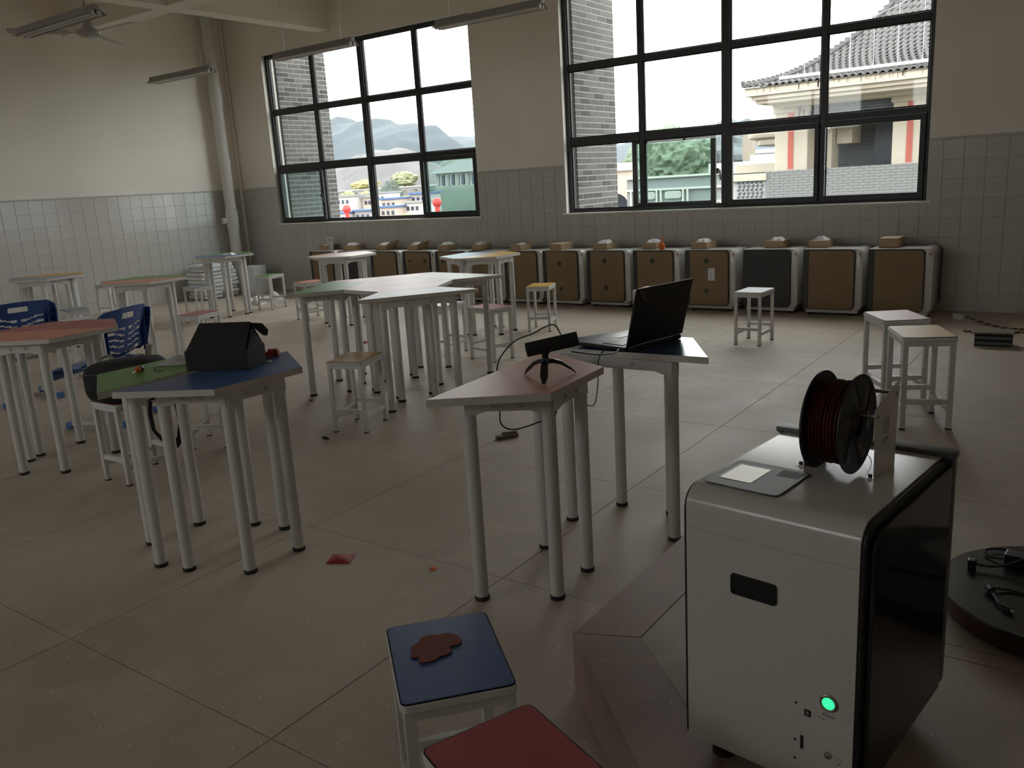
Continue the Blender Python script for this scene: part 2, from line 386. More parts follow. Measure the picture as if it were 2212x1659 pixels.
# windows
def window(n, x0, x1, cols, sashes):
    y = YW+.115; root = empty('window_%d' % n, (0, 0, 0), kind='structure')
    def fr(nm, a, b, z0, z1, d=.07, yy=y): return MB().bb(a, b, yy-d/2, yy+d/2, z0, z1).build(nm, FRAME, root, bevel=.004, seg=1)
    z0, z1 = WZ0+.005, WZ1-.005; x0 += .004; x1 -= .004
    fw = .05
    fr('frame_jamb', x0, x0+fw, z0, z1, .09); fr('frame_jamb', x1-fw, x1, z0, z1, .09)
    fr('frame_head', x0+fw, x1-fw, z1-fw, z1, .09); fr('frame_sill', x0+fw, x1-fw, z0, z0+.045, .09)
    xsn = [x0+fw] + list(cols) + [x1-fw]; zr = (1.90, 2.75)
    for k, c in enumerate(cols): fr('mullion', c-(.045 if k == 1 else .03), c+(.045 if k == 1 else .03), z0+.045, z1-fw, .085 if k == 1 else .075)
    for c in range(4):
        for z in zr:
            a = xsn[c] + (0 if c == 0 else (.045 if c == 2 else .03)); b = xsn[c+1] - (0 if c == 3 else (.045 if c == 1 else .03))
            h = .045 if z == zr[0] else .035
            fr('transom', a, b, z-h, z+h, .07)
    zs = [z0+.045, zr[0]-.045, zr[0]+.045, zr[1]-.035, zr[1]+.035, z1-fw]
    for c in range(4):
        a = xsn[c] + (0 if c == 0 else (.045 if c == 2 else .03)); b = xsn[c+1] - (0 if c == 3 else (.045 if c == 1 else .03))
        for r in range(3):
            za, zb = zs[2*r], zs[2*r+1]
            m, yy, bead = GLASS, y, .012
            MB().bb(a+.002, b-.002, yy-.003, yy+.003, za+.002, zb-.002).build('pane', m, root)
            g = MB()
            for q in ((a, a+bead, za, zb), (b-bead, b, za, zb), (a+bead, b-bead, za, za+bead), (a+bead, b-bead, zb-bead, zb)):
                g.bb(q[0], q[1], y-.022, y-.006, q[2], q[3])
            g.build('glazing_bead', BLKM, root)
    for (a, b, fwid, tint, yo, hx) in sashes:
        za, zb = z0+.03, zr[0]-.02; yy = y+yo
        s = MB()
        for q in ((a, a+fwid, za, zb), (b-fwid, b, za, zb), (a+fwid, b-fwid, za, za+.06), (a+fwid, b-fwid, zb-.06, zb)): s.bb(q[0], q[1], yy-.018, yy+.018, q[2], q[3])
        so = s.build('sash', FRAME, root, bevel=.003, seg=1)
        MB().bb(a+fwid, b-fwid, yy-.003, yy+.003, za+.06, zb-.06).build('pane', TINT if tint else GLASS, so)
        if hx is not None:
            hd = MB().box((hx, yy-.03, 1.46), (.03, .024, .06)); hd.tube([(hx, yy-.045, 1.475), (hx+.035, yy-.052, 1.465), (hx+.04, yy-.05, 1.36)], .009, 6)
            hd.build('handle', BLACK, so)
    # reveal: plaster lining and the projecting sill board
    rv = MB(); e = .006
    rv.bb(x0-.004, x0-.004+e, YW, y-.045, WZ0+.012, WZ1); rv.bb(x1+.004-e, x1+.004, YW, y-.045, WZ0+.012, WZ1); rv.bb(x0, x1, YW, y-.045, WZ1-e, WZ1)
    rv.build('reveal', REVEAL, root)
    MB().bb(x0-.05, x1+.05, YW-.035, y-.045, WZ0-.008, WZ0+.012).build('window_sill', REVEAL, root, bevel=.004, seg=1)
window(1, WX[0][0], WX[0][1], (-9.93, -8.915, -7.90), [(-10.90, -9.90, .055, True, -.055, -9.93), (-7.93, -6.945, .06, True, -.055, None)])
window(2, WX[1][0], WX[1][1], (-4.55, -3.54, -2.515), [(-4.72, -3.69, .06, True, .062, -3.66), (-3.50, -2.54, .045, False, -.055, None), (-2.53, -1.55, .05, False, -.055, -2.49)])

# brick piers outside, left of each window
BR = [mat('brick_grey_%d' % i, c, .85, var=.06, vscale=20) for i, c in enumerate(((.085, .083, .080), (.11, .107, .103), (.055, .054, .053), (.097, .094, .09)))]
MORT = mat('brick_mortar', (.30, .295, .285), .9)
bl, bh, gp = .232, .059, .013
def brick_pier(xf, label):
    root = empty('brick_pier', (xf, 9.30, 0), label=label, cat='pier', group=None)
    MB().bb(-.55, -.0045, 0, 1.03, -1.2, 4.6).build('core', MORT, root)
    full = {}; n = 0; r = 0; z = .86
    rest = MB()
    while z < 4.0:
        y = -(.0 if r % 2 == 0 else .12) ; k = 0
        while y < 1.03:
            a, b = max(y, 0), min(y+bl, 1.03)
            if b-a > .025:
                kk = (round(b-a, 3), rnd.choice((0, 0, 1, 1, 3, 2)))
                if kk not in full:
                    full[kk] = MB().box((0, 0, 0), (.02, kk[0], bh)).build('brick', BR[kk[1]], root); o = full[kk]
                else: o = bpy.data.objects.new('brick', full[kk].data); COL.objects.link(o); o.parent = root
                o.location = (-.012+rnd.uniform(-.001, .001), (a+b)/2, z+bh/2); n += 1
            y += bl+gp
        z += bh+gp; r += 1
    # return face (towards outside) bricks as one mesh
    z = .86; r = 0
    while z < 4.0:
        x = -.55-(0 if r % 2 else .12)
        while x < -.02:
            a, b = max(x, -.55), min(x+bl, -.012)
            if b-a > .02: rest.bb(a, b, 1.025, 1.045, z, z+bh)
            x += bl+gp
        z += bh+gp; r += 1
    tag(rest.build('bricks_outer_face', BR[1], root), kind='stuff')
brick_pier(-10.90, 'grey brick pier seen through the left window, pale mortar joints')
brick_pier(-5.52, 'grey brick pier seen through the right window, at its left edge')

# drain pipe in the corner
root = empty('drain_pipe', (-11.62, 8.66, 0), label='white vertical drain pipe with collars in the far left corner', cat='pipe')
PIPE = mat('white_pvc', (.62, .60, .56), .5)
MB().cyl((0, 0, .0), (0, 0, ZC), .085, 24).build('pipe', PIPE, root, smooth=True)
for z0, z1, q in ((1.02, 1.30, .097), (2.02, 2.06, .092), (2.9, 3.2, .096), (.02, .10, .095)):
    MB().lathe([(.084, z0), (q, z0), (q, z1), (.084, z1)], 24).build('collar', PIPE, root, smooth=True)
MB().cyl((-.02, -.06, 1.15), (-.045, -.15, 1.15), .05, 18).build('cleanout_cap', PIPE, root, smooth=True)
for z in (1.33, 2.08): MB().box((.10, 0, z), (.03, .02, .02)).build('bracket', STEEL, root)

# ceiling lights and fan
LIGHTW = mat('lamp_enamel', (.30, .29, .27), .5); TUBE = mat('fluorescent_tube_off', (.72, .72, .70), .3)
def make_light():
    root = empty('ceiling_light', (0, 0, 0))
    MB().prism([(-.03, 0), (.03, 0), (.022, .045), (-.022, .045)], -.62, .62, lambda v: (v[2], v[0], v[1])).build('housing', LIGHTW, root)
    MB().prism([(-.03, .004), (.03, .004), (.085, -.03), (.083, -.033), (.03, .0), (-.03, .0), (-.083, -.033), (-.085, -.03)], -.62, .62, lambda v: (v[2], v[0], v[1])).build('reflector', LIGHTW, root)
    for s in (-1, 1):
        MB().cyl((-.59, s*.028, -.022), (.59, s*.028, -.022), .013, 10).build('tube', TUBE, root, smooth=True)
        for e in (-1, 1): MB().box((e*.60, s*.028, -.018), (.022, .03, .04)).build('lampholder', PIPE, root)
        MB().cyl((s*.45, 0, .045), (s*.45, 0, ZC-2.99), .0018, 6).build('suspension_wire', STEEL, root)
    return root
lp = make_light(); first = True
for x, y, z, lb in ((-7.34, 4.0, 2.985, 'large twin-tube pendant batten light at the upper left corner of the photo'),
                 (-9.52, 6.62, 2.99, 'pendant batten light hanging in front of the corner drain pipe'),
                 (-7.25, 6.72, 2.99, 'pendant batten light over the left half of the left window'),
                 (-4.95, 6.80, 2.995, 'pendant batten light at the top right corner of the left window')):
    o = lp if first else dup(lp); first = False
    o.location = (x, y, z); tag(o, lb, 'light', 'pendant batten lights')
root = empty('ceiling_fan', (-8.6, 5.0, 3.17), .35, label='white three-blade ceiling fan between the two left pendant lights', cat='fan')
FAN = mat('fan_enamel', (.36, .35, .33), .45)
MB().lathe([(.0, -.03), (.07, -.028), (.11, -.005), (.115, .03), (.06, .055), (.045, .075), (.03, .13), (.0, .135)], 28).build('motor', FAN, root, smooth=True)
MB().cyl((0, 0, .1), (0, 0, ZC-3.17), .012, 10).build('down_rod', FAN, root)
MB().lathe([(.0, .16), (.028, .16), (.05, .13), (.0, .128)], 18).build('canopy', FAN, root, smooth=True)
for k in range(3):
    a = R(-16 + 120*k); d = Vector((math.cos(a), math.sin(a), 0)); n = Vector((-d.y, d.x, 0))
    b = MB(); b.rings([[d*r + n*wd + Vector((0, 0, .014+.18*wd)), d*r - n*wd + Vector((0, 0, .014-.18*wd)), d*r - n*wd + Vector((0, 0, .010-.18*wd)), d*r + n*wd + Vector((0, 0, .010+.18*wd))] for r, wd in ((.2, .045), (.4, .06), (.68, .07), (.72, .055))])
    b.build('blade', FAN, root); MB().bar(d*.1+Vector((0, 0, .01)), d*.24+Vector((0, 0, .01)), .03, .006).build('blade_arm', FAN, root)

# wall sockets
for i, (y, z, lb) in enumerate(((6.55, .30, 'white wall socket low on the left wall, behind the green and orange table'), (7.80, .35, 'small white socket low on the left wall, nearer the corner'))):
    root = empty('wall_socket', (XL+.008, y, z), label=lb, cat='socket')
    MB().box((.006, 0, 0), (.012, .086, .086)).build('plate', PIPE, root, bevel=.004)
    MB().box((.013, 0, 0), (.002, .05, .05)).build('insert', PAPER, root)
# ------------------------------------------------------------------ half-hexagon tables
S = .409; TZ = .782
def make_half():
    root = empty('half_hexagon_table', (0, 0, 0))
    h = S*.866
    poly = [(-S, 0), (-S/2, -h), (S/2, -h), (S, 0)]
    pin = [(-S+.003, -.001), (-S/2+.0008, -h+.0015), (S/2-.0008, -h+.0015), (S-.003, -.001)]
    MB().prism(poly, TZ-.026, TZ-.001).build('tabletop', WEDGE, root, bevel=.0008, seg=1)
    MB().prism(pin, TZ-.001, TZ).build('laminate_sheet', LAM['blue'], root)
    lg = [(-.24, -.05), (-.122, -.296), (.122, -.296), (.24, -.05)]
    zt = TZ-.027
    for a, b in ((0, 1), (1, 2), (2, 3), (3, 0)):
        A, B = Vector((*lg[a], 0)), Vector((*lg[b], 0)); d = (B-A).normalized(); n = Vector((d.y, -d.x, 0)); L = (B-A).length
        ctr = Vector((0, -.17, 0)); 
        if (A+B).dot(n)/2 - ctr.dot(n) < 0: n = -n
        # curved-bottom apron rail, outer face just proud of the legs
        prof = [(-.01, 0), (L+.01, 0), (L+.01, -.060), (L-.03, -.058), (L-.06, -.048), (.06, -.048), (.03, -.058), (-.01, -.060)]
        def mp(v, A=A, d=d, n=n): p = A + d*v[0] + n*(.004+v[2]); return (p.x, p.y, zt+v[1])
        ap = MB().prism(prof, .0, .022, mp).build('apron_rail', WMET, root)
        for t in (.33, .67):
            p = A + d*L*t + n*.026
            q = p + n*.004
            MB().cyl((p.x, p.y, zt-.026), (q.x, q.y, zt-.026), .0085, 12).build('bolt_head', STEEL, ap)
    for (x, y) in lg:
        l = MB().cyl((x, y, .012), (x, y, zt), .0245, 20).build('leg', WMET, root, smooth=True)
        MB().lathe([(.0, 0), (.0268, 0), (.0268, .014), (.0252, .016), (.0, .016)], 20, (x, y, 0)).build('foot_cap', CAP, l, smooth=True)
    return root
half = make_half(); used = [False]
def place_half(x, y, th, col, label, group=None, z=0):
    if used[0]: o = dup(half)
    else: o = half; used[0] = True
    o.location = (x, y, z); o.rotation_euler = (0, 0, th)
    setmat(o, 'laminate_sheet', LAM[col]); tag(o, label, 'table', group); return o
def hexa(cx, cy, deg, c1, c2, axis, l1, l2, gap=.0015):
    """two halves; axis = angle (deg, multiple of 60 + deg) of the joint line; half 1 lies to the right of it"""
    th = R(deg+axis)
    n = Vector((math.sin(th), -math.cos(th)))*gap
    place_half(cx+n.x, cy+n.y, th, c1, l1); place_half(cx-n.x, cy-n.y, th+PI, c2, l2)
G1 = 'hexagon tables made of two halves'
# two halves pushed together, front left
place_half(-3.007, 2.021, 1.535, 'blue', 'blue-topped half of the near left table, black box standing on it')
place_half(-3.063, 1.985, 1.535+PI+.05, 'green', 'green-topped half of the near left table, screwdriver lying on it')
place_half(-1.822, 2.398, 1.644, 'salmon', 'salmon-topped single table in the middle foreground, carrying the black sensor on a tripod')
place_half(-1.600, 2.892, PI+.02, 'navy', 'navy-blue-topped single table carrying the open laptop')
# T7 far-left near table
hexa(-5.048, 2.397, 32.5, 'orange', 'red', 0, 'orange-topped half of the table cut by the left edge of the photo', 'dull red-topped rear half of the table cut by the left edge of the photo')
hexa(-7.508, 4.506, 36.5, 'orange', 'green', 0, 'orange-topped half of the table behind the right blue chair', 'green-topped half of the table behind the right blue chair')
hexa(-9.392, 4.529, 33.5, 'grey', 'yellow', 0, 'grey-blue-topped half of the farthest left table near the left wall', 'yellow-topped half of the farthest left table near the left wall')
hexa(-9.465, 6.852, 26.5, 'blue', 'green', 0, 'blue-topped half of the table standing in front of the drain pipe', 'green-topped half of the table standing in front of the drain pipe')
hexa(-7.255, 6.831, 30.5, 'cream', 'salmon', 0, 'pale green-white-topped half of the table in front of the first printers', 'salmon-topped half of the table in front of the first printers')
hexa(-5.210, 6.776, 30.5, 'yellow', 'blue', 60, 'yellow-topped half of the back table in front of the middle printers', 'light blue-topped half of the back table in front of the middle printers')
# star cluster: six halves
C = Vector((-4.279, 4.568)); a0 = R(-36.7); ap = S*.866
def clu(k, col, label):
    a = a0 + R(60*k); n = Vector((math.cos(a), math.sin(a))); p = C + n*(2*ap+.002)
    place_half(p.x, p.y, a+PI/2+PI, col, label)
# for a half at angle th the short side lies towards (sin th, -cos th): short side must face the centre
clu(0, 'lilac', 'lilac-topped table of the star-shaped cluster, long side facing the camera')
clu(2, 'cream', 'cream-topped table of the star-shaped cluster, at its right rear point')
clu(3, 'pink', 'pink-topped table of the star-shaped cluster, at its far side')
clu(4, 'green', 'green-topped table of the star-shaped cluster, at its left point')
th = a0+PI/2
place_half(C.x+math.sin(th)*.001, C.y-math.cos(th)*.001, th, 'pink', 'near half of the pale pink hexagon at the heart of the star-shaped cluster')
place_half(C.x-math.sin(th)*.001, C.y+math.cos(th)*.001, th+PI, 'pink', 'far half of the pale pink hexagon at the heart of the star-shaped cluster')

# ------------------------------------------------------------------ stools
A_, B_, HS = .244, .3266, .4534
def make_stool():
    root = empty('stool', (0, 0, 0)); a, b = A_/2, B_/2
    MB().prism(rrect(A_, B_, .018, 4), HS-.022, HS-.002).build('seat', WMET, root, bevel=.003, seg=1)
    MB().prism(rrect(A_-.004, B_-.004, .016, 4), HS-.003, HS-.0015).build('seat_gap', BLKM, root)
    MB().prism(rrect(A_-.010, B_-.010, .014, 4), HS-.0018, HS).build('seat_panel', LAM['blue'], root, bevel=.0006, seg=1)
    q = .012; lx, ly = a-.006-q, b-.006-q
    for sx in (-1, 1):
        for sy in (-1, 1):
            l = MB().bb(sx*lx-q, sx*lx+q, sy*ly-q, sy*ly+q, .006, HS-.022).build('leg', WMET, root, bevel=.0015, seg=1)
            MB().bb(sx*lx-q-.0005, sx*lx+q+.0005, sy*ly-q-.0005, sy*ly+q+.0005, 0, .007).build('foot_cap', CAP, l)
    for s in (-1, 1):
        MB().bb(-lx+q, lx-q, s*ly-.010, s*ly+.010, HS-.045, HS-.022).build('rail', WMET, root)
        MB().bb(s*lx-.010, s*lx+.010, -ly+q, ly-q, HS-.045, HS-.022).build('rail', WMET, root)
        MB().bb(-lx+q, lx-q, s*ly-.0095, s*ly+.0095, .125, .150).build('stretcher', WMET, root)
        MB().bb(s*lx-.0095, s*lx+.0095, -ly+q, ly-q, .085, .110).build('stretcher', WMET, root)
    return root
stool = make_stool(); us = [False]
def place_stool(x, y, th, col, label, z=0, group='white-framed stools'):
    if us[0]: o = dup(stool)
    else: o = stool; us[0] = True
    o.location = (x, y, z); o.rotation_euler = (0, 0, th); setmat(o, 'seat_panel', LAM[col]); return tag(o, label, 'stool', group)
def rect_from(p0, p1):  # first edge -> centre, yaw for the a side
    pass
nb = ((-1.320-1.163-.925-1.079)/4, (1.263+1.442+1.229+1.043)/4)
place_stool(*nb, math.atan2(1.442-1.263, -1.163+1.320), 'blue', 'blue-topped stool in the near foreground with a dark red cut-out on it')
e = Vector((-.648+.869, 1.096-1.185)); e = Vector((.327*math.cos(R(-23)), .327*math.sin(R(-23))))
u = Vector((-.869+.959, 1.185-.974)).normalized()
cc = Vector((-.914, 1.080)) + Vector((u.y, -u.x))*B_/2
place_stool(cc.x, cc.y, math.atan2(u.y, u.x), 'deepred', 'deep red-topped stool cut by the bottom edge of the photo')
place_stool(-3.845, 3.640, .341, 'gold', 'mustard yellow stool standing before the star-shaped table cluster')
place_stool(-.724, 4.412, .419, 'yellow', 'stool with a glossy pale yellow top on the podium, nearer the camera', PZ)
place_stool(-.925, 4.857, .55, 'pink', 'stool with a pale pink top on the podium, behind the yellow one', PZ)
place_stool(-2.468, 7.016, -.031, 'white', 'white-topped stool alone before the uncovered dark printer')
place_stool(-9.316, 7.418, .213, 'green', 'bright green-topped stool near the far left corner')
place_stool(-4.664, 7.040, .357, 'yellow', 'yellow-topped stool right of the back table, before the printers')
place_stool(-4.293, 5.670, 1.35, 'red', 'pinkish red stool just right of the star-shaped table cluster')
place_stool(-6.96, 4.68, .25, 'red', 'red-topped stool directly behind the black box')
place_stool(-9.24, 6.24, 1.42, 'grey', 'grey-blue stool between the two tables at the left, before the wrapped stack')
place_stool(-8.83, 4.48, 1.27, 'grey', 'grey-blue stool between the two blue chairs, behind the orange table')
place_stool(-7.93, 6.90, -.12, 'orange', 'orange-topped stool left of the table before the first printers')
place_stool(-4.31, 2.40, .02, 'red', 'stool with the black backpack resting on its dark red top')
place_stool(-3.40, 6.95, .05, 'pink', 'pink-topped stool half hidden behind the laptop lid')
place_stool(-11.2, 6.22, .3, 'lilac', 'pale stool beside the left wall, left of the green and orange table')
place_stool(-4.84, 5.725, .0, 'white', 'white-topped stool hidden behind the star-shaped table cluster')
place_stool(-6.62, 7.05+.45, .2, 'white', 'stool seen only between table legs, before the fourth printer')
place_stool(-4.46, 3.00, .62, 'white', 'stool under the right side of the near left table, only its legs showing')
place_stool(-7.98, 4.02, .3, 'white', 'stool behind the right blue chair, only one leg showing')
# ------------------------------------------------------------------ printers in the row along the window wall
LOGO = mat('faded_red_print', (.35, .12, .10), .6); NOTE = mat('grey_print', (.25, .25, .27), .7)
PW, PD, PH = .555, .50, .655     # width, depth, height
def make_printer():
    """origin at floor, front face at y=0, x from 0 to PW"""
    root = empty('printer_cabinet', (0, 0, 0)); z0 = .055
    # white wrap: rounded at top-right and bottom-right as seen from the front
    def wrap(r, ins=0):
        p = [(ins, z0+ins), ]
        for k in range(7):
            a = -PI/2 + k*PI/12; p.append((PW-ins-r+r*math.cos(a), z0+ins+r+r*math.sin(a)))
        for k in range(7):
            a = k*PI/12; p.append((PW-ins-r+r*math.cos(a), PH-ins-r+r*math.sin(a)))
        p.append((ins, PH-ins)); return p
    mp = lambda v: (v[0], v[2], v[1])
    MB().prism(wrap(.055), .012, PD-.03, mp).build('body', PRW, root, bevel=.004, seg=2, smooth=True)
    MB().prism([(x+(.012 if x > .3 else 0), z) for x, z in wrap(.07)], PD-.03, PD, mp).build('back_panel', PRDK, root, bevel=.006, smooth=True)
    MB().prism([(-.004 if x < .1 else x, z) for x, z in wrap(.07)], PD-.06, PD-.03, mp).build('back_rim', PRBLK, root)
    MB().bb(.03, PW-.03, .005, PD-.05, .028, z0).build('base_rail', PRW, root, bevel=.003, seg=1)
    for x in (.06, PW-.09):
        for y in (.05, PD-.1): MB().cyl((x, y, 0), (x, y, .03), .020, 14).build('foot', CAP, root)
    dw = .49
    door = [(p[0], p[1]) for p in rrect(dw, PH-z0-.012, .045, 5, (dw/2, (PH+z0)/2+.002), (1, 0, 0, 1))]
    MB().prism(door, -.008, .010, mp).build('door', PRGLASS, root, bevel=.002, seg=1)
    MB().prism([(x*.997+.002, z) for x, z in rrect(dw-.006, PH-z0-.018, .043, 5, (dw/2, (PH+z0)/2+.002), (1, 0, 0, 1))], -.0095, -.008, mp).build('door_border', PRBLK, root)
    # top plate: dark control panel, vent slot
    MB().prism(rrect(.22, .13, .01, 3, (.35, .32)), PH, PH+.003).build('control_plate', PRDK, root)
    MB().bb(.28, .38, .27, .37, PH+.003, PH+.0038).build('screen', PRBLK, root)
    # handle recess and socket on the right side
    MB().bb(PW-.001, PW+.002, .30, .36, .50, .535).build('side_handle', BLACK, root)
    MB().bb(PW-.001, PW+.002, .38, .41, .14, .18).build('power_socket', BLACK, root)
    lg = MB().lathe([(.0, 0), (.011, 0), (.011, .0006), (.0, .0006)], 16); lg.v = [(x+.53, .0115-z, y+.605) for x, y, z in lg.v]
    lo = lg.build('logo', LOGO, root)
    g2 = MB(); g2.bb(.512, .548, .0105, .0118, .585, .588); g2.bb(.515, .545, .0105, .0118, .580, .5825); g2.build('logo_line', LOGO, lo)
    return root
def cover(root, seed, stamps, note=False, tone=0):
    """brown protective paper over the door"""
    r = random.Random(seed); x0, x1 = .055, .480
    mp = lambda v: (v[0], v[2], v[1])
    w_, h_ = x1-x0, PH-.055-.03
    c = MB().prism(rrect(w_, h_, .04, 5, ((x0+x1)/2, (PH+.055)/2), (1, 0, 0, 1)), -.0115, -.0098, mp).build('paper_cover', CARD, root)
    for (sx, sz) in stamps:
        b = MB()
        b.lathe([(.024, 0), (.027, 0), (.027, .0003), (.024, .0003), (.024, 0)], 20)
        for a in (0, PI/3, 2*PI/3):
            b.box((0, 0, .00015), (.044, .006, .0003), rz=a)
        b.box((.0, .012, .00015), (.02, .010, .0003)); b.box((.0, -.012, .00015), (.02, .010, .0003))
        b.v = [(x+sx, -.0116-z, y+sz) for x, y, z in b.v]
        b.build('green_stamp', STAMP, c)
    b = MB()
    for k in range(9):
        px, pz = r.uniform(x0+.03, x1-.03), r.uniform(.1, PH-.06); a = r.choice((PI/4, -PI/4, PI/3))
        L = r.uniform(.008, .022); d = (math.cos(a)*L, math.sin(a)*L); e = .0012
        b.add([(px, -.0119, pz), (px+d[0], -.0119, pz+d[1]), (px+d[0]+e, -.0119, pz+d[1]-e*2), (px+e, -.0119, pz-e*2)], [(0, 1, 2, 3)])
    b.build('scuff_marks', STAMP, c)['kind'] = 'stuff'
    if note:
        n = MB().bb(.262, .337, -.0128, -.0118, .33, .46).build('paper_note', PAPER, c)
        t = MB()
        for k in range(9): t.bb(.27, .27+r.uniform(.04, .06), -.0132, -.0128, .345+k*.0085, .3465+k*.0085)
        t.bb(.267, .283, -.0132, -.0128, .437, .452); 
        t.v = [v for v in t.v]; o = t.build('printed_lines', NOTE, None); o.parent = c; o['kind'] = 'stuff'
pr = make_printer()
LEFTS = [-9.83, -9.22, -8.53, -7.90, -7.30, -6.73, -6.17, -5.595, -4.985, -4.385, -3.760, -3.122, -2.500, -1.885]
YF = [8.62, 8.60, 8.58, 8.56, 8.54, 8.53, 8.52, 8.52, 8.52, 8.52, 8.52, 8.54, 8.52, 8.50]
ORD = ['leftmost', 'second from the left', 'third from the left', 'fourth from the left', 'fifth from the left', 'sixth from the left', 'seventh from the left',
       'seventh from the right', 'sixth from the right', 'fifth from the right', 'fourth from the right', 'third from the right', 'second from the right', 'rightmost']
STP = {3: [(.13, .52), (.40, .52)], 4: [(.13, .52), (.40, .52)], 5: [(.2, .50), (.2, .22)], 7: [(.24, .50), (.25, .20)], 8: [(.24, .535), (.25, .225)], 9: [(.24, .535)], 10: [(.245, .535), (.245, .22)]}
trees = {}
plist = [pr]
for k in range(1, 14): plist.append(dup(pr))
for k, o in enumerate(plist):
    o.location = (LEFTS[k], YF[k], 0); o.rotation_euler = (0, 0, R(rnd.uniform(-.3, .3)))
    if k == 13: o.rotation_euler = (0, 0, R(1.0))
    o['group'] = 'printer cabinets in the row under the windows'; o['category'] = 'printer'
    if k in (1, 11):
        o['label'] = 'printer cabinet with bare dark glossy door, %s of the window row' % ORD[k]
    else:
        extra = ' with a white paper note' if k == 10 else ''
        o['label'] = 'brown-papered printer cabinet%s, %s of the window row' % (extra, ORD[k])
        cover(o, k, STP.get(k, []), k == 10)

# boxes on the row: low open cardboard trays with wrapped packs
def make_box(h=.065, wd=.16, dp=.27, fl=0, parent=None):
    root = empty('cardboard_box', (0, 0, 0)); t = .004
    b = MB(); b.bb(0, wd, 0, dp, 0, t)
    for q in ((0, wd, 0, t), (0, wd, dp-t, dp), (0, t, t, dp-t), (wd-t, wd, t, dp-t)): b.bb(q[0], q[1], q[2], q[3], 0, h)
    b.build('tray', CARDB, root)
    MB().bb(t, wd-t, t, dp-t, t, h*.7).build('filling', CARDIN, root)
    if fl:
        L = .09; ang = R(fl); A = [(wd, .01, h), (wd, dp-.01, h), (wd+L*math.cos(ang), dp-.02, h+L*math.sin(ang)), (wd+L*math.cos(ang), .02, h+L*math.sin(ang))]
        MB().add(A+[(x, y, z-.004) for x, y, z in A], [(0, 1, 2, 3), (7, 6, 5, 4), (0, 4, 5, 1), (1, 5, 6, 2), (2, 6, 7, 3), (3, 7, 4, 0)]).build('flap', CARDIN, root)
    return root
def wrapped_pack(x, y, z, rz, label, seed, sx=.12, sy=.17, sz=.03):
    r = random.Random(seed); b = MB(); nx, ny = 9, 11; top = []; 
    vs = []; 
    for i in range(nx):
        for j in range(ny):
            u, v = i/(nx-1)-.5, j/(ny-1)-.5; e = max(abs(u), abs(v))*2
            hh = sz*(1-max(0, e-.6)*2.2)*r.uniform(.65, 1.1) if e < .99 else .004
            vs.append((u*sx+r.uniform(-.003, .003), v*sy+r.uniform(-.003, .003), max(.003, hh)))
    nb = len(vs); vs += [(p[0], p[1], 0) for p in vs]
    fs = []
    for i in range(nx-1):
        for j in range(ny-1):
            a, c, d, e = i*ny+j, (i+1)*ny+j, (i+1)*ny+j+1, i*ny+j+1
            fs += [(a, c, d, e), (nb+e, nb+d, nb+c, nb+a)]
    for i in range(nx-1):
        a, c = i*ny, (i+1)*ny; fs += [(a, nb+a, nb+c, c)]; a, c = i*ny+ny-1, (i+1)*ny+ny-1; fs += [(c, nb+c, nb+a, a)]
    for j in range(ny-1):
        fs += [(j+1, nb+j+1, nb+j, j)]; a = (nx-1)*ny+j; fs += [(a, nb+a, nb+a+1, a+1)]
    b.add(vs, fs); o = b.build('plastic_packet', WPLAST, smooth=False); o.location = (x, y, z); o.rotation_euler = (0, 0, rz)
    return tag(o, label, 'packet', 'clear-wrapped packets in the cardboard trays')
BOX = [(-10.015, 8.802, .20, 0), (-9.307, 8.730, .19, 0), (-8.633, 8.697, .19, 35), (-7.997, 8.665, .17, 30), (-7.330, 8.60, .155, 0), (-6.761, 8.60, .135, 0), (-6.101, 8.58, .16, 0),
       (-5.524, 8.59, .165, 0), (-4.934, 8.60, .185, 0), (-4.306, 8.62, .155, 0), (-3.728, 8.62, .18, 0), (-2.939, 8.66, .19, 38), (-2.491, 8.66, .18, 0), (-1.821, 8.62, .175, 0)]
BL = ['leftmost', 'second', 'third', 'fourth', 'fifth', 'sixth', 'seventh', 'eighth']
for k, (x, y, wd, fl) in enumerate(BOX):
    y = min(y, 8.80); z = PH
    o = make_box(.07 if k != 13 else .085, wd, .24 if k not in (11,) else .22, fl)
    x = max(x, LEFTS[k]+.01)
    o.location = (x, y-.01, z+(.0005 if k else .0005)); o.rotation_euler = (0, 0, R([2, 4, 3, 4, 0, 0, -3, -6, -2, 2, -3, 2, -1, 0][k]))
    lbl = ' flap raised,' if fl else (' lid closed,' if k in (7, 13) else '')
    tag(o, 'small brown cardboard tray,%s on the %s printer of the row' % (lbl, ORD[k]), 'box', 'cardboard trays on the printer row')
    if k in (7, 13): MB().bb(0, wd, 0, .24, .07 if k == 7 else .085, (.07 if k == 7 else .085)+.005).build('lid', CARDIN, o)
    elif k not in (0, 6): wrapped_pack(x+wd*.5, y+.11, z+.052, R(rnd.uniform(-4, 4)), 'clear-wrapped packet in the tray on the %s printer of the row' % ORD[k], k, wd*.8, .19, .05)
    else: wrapped_pack(x+wd*.5, y+.11, z+.047, 0, 'flat clear-wrapped packet in the tray on the %s printer of the row' % ORD[k], k, wd*.75, .17, .034)
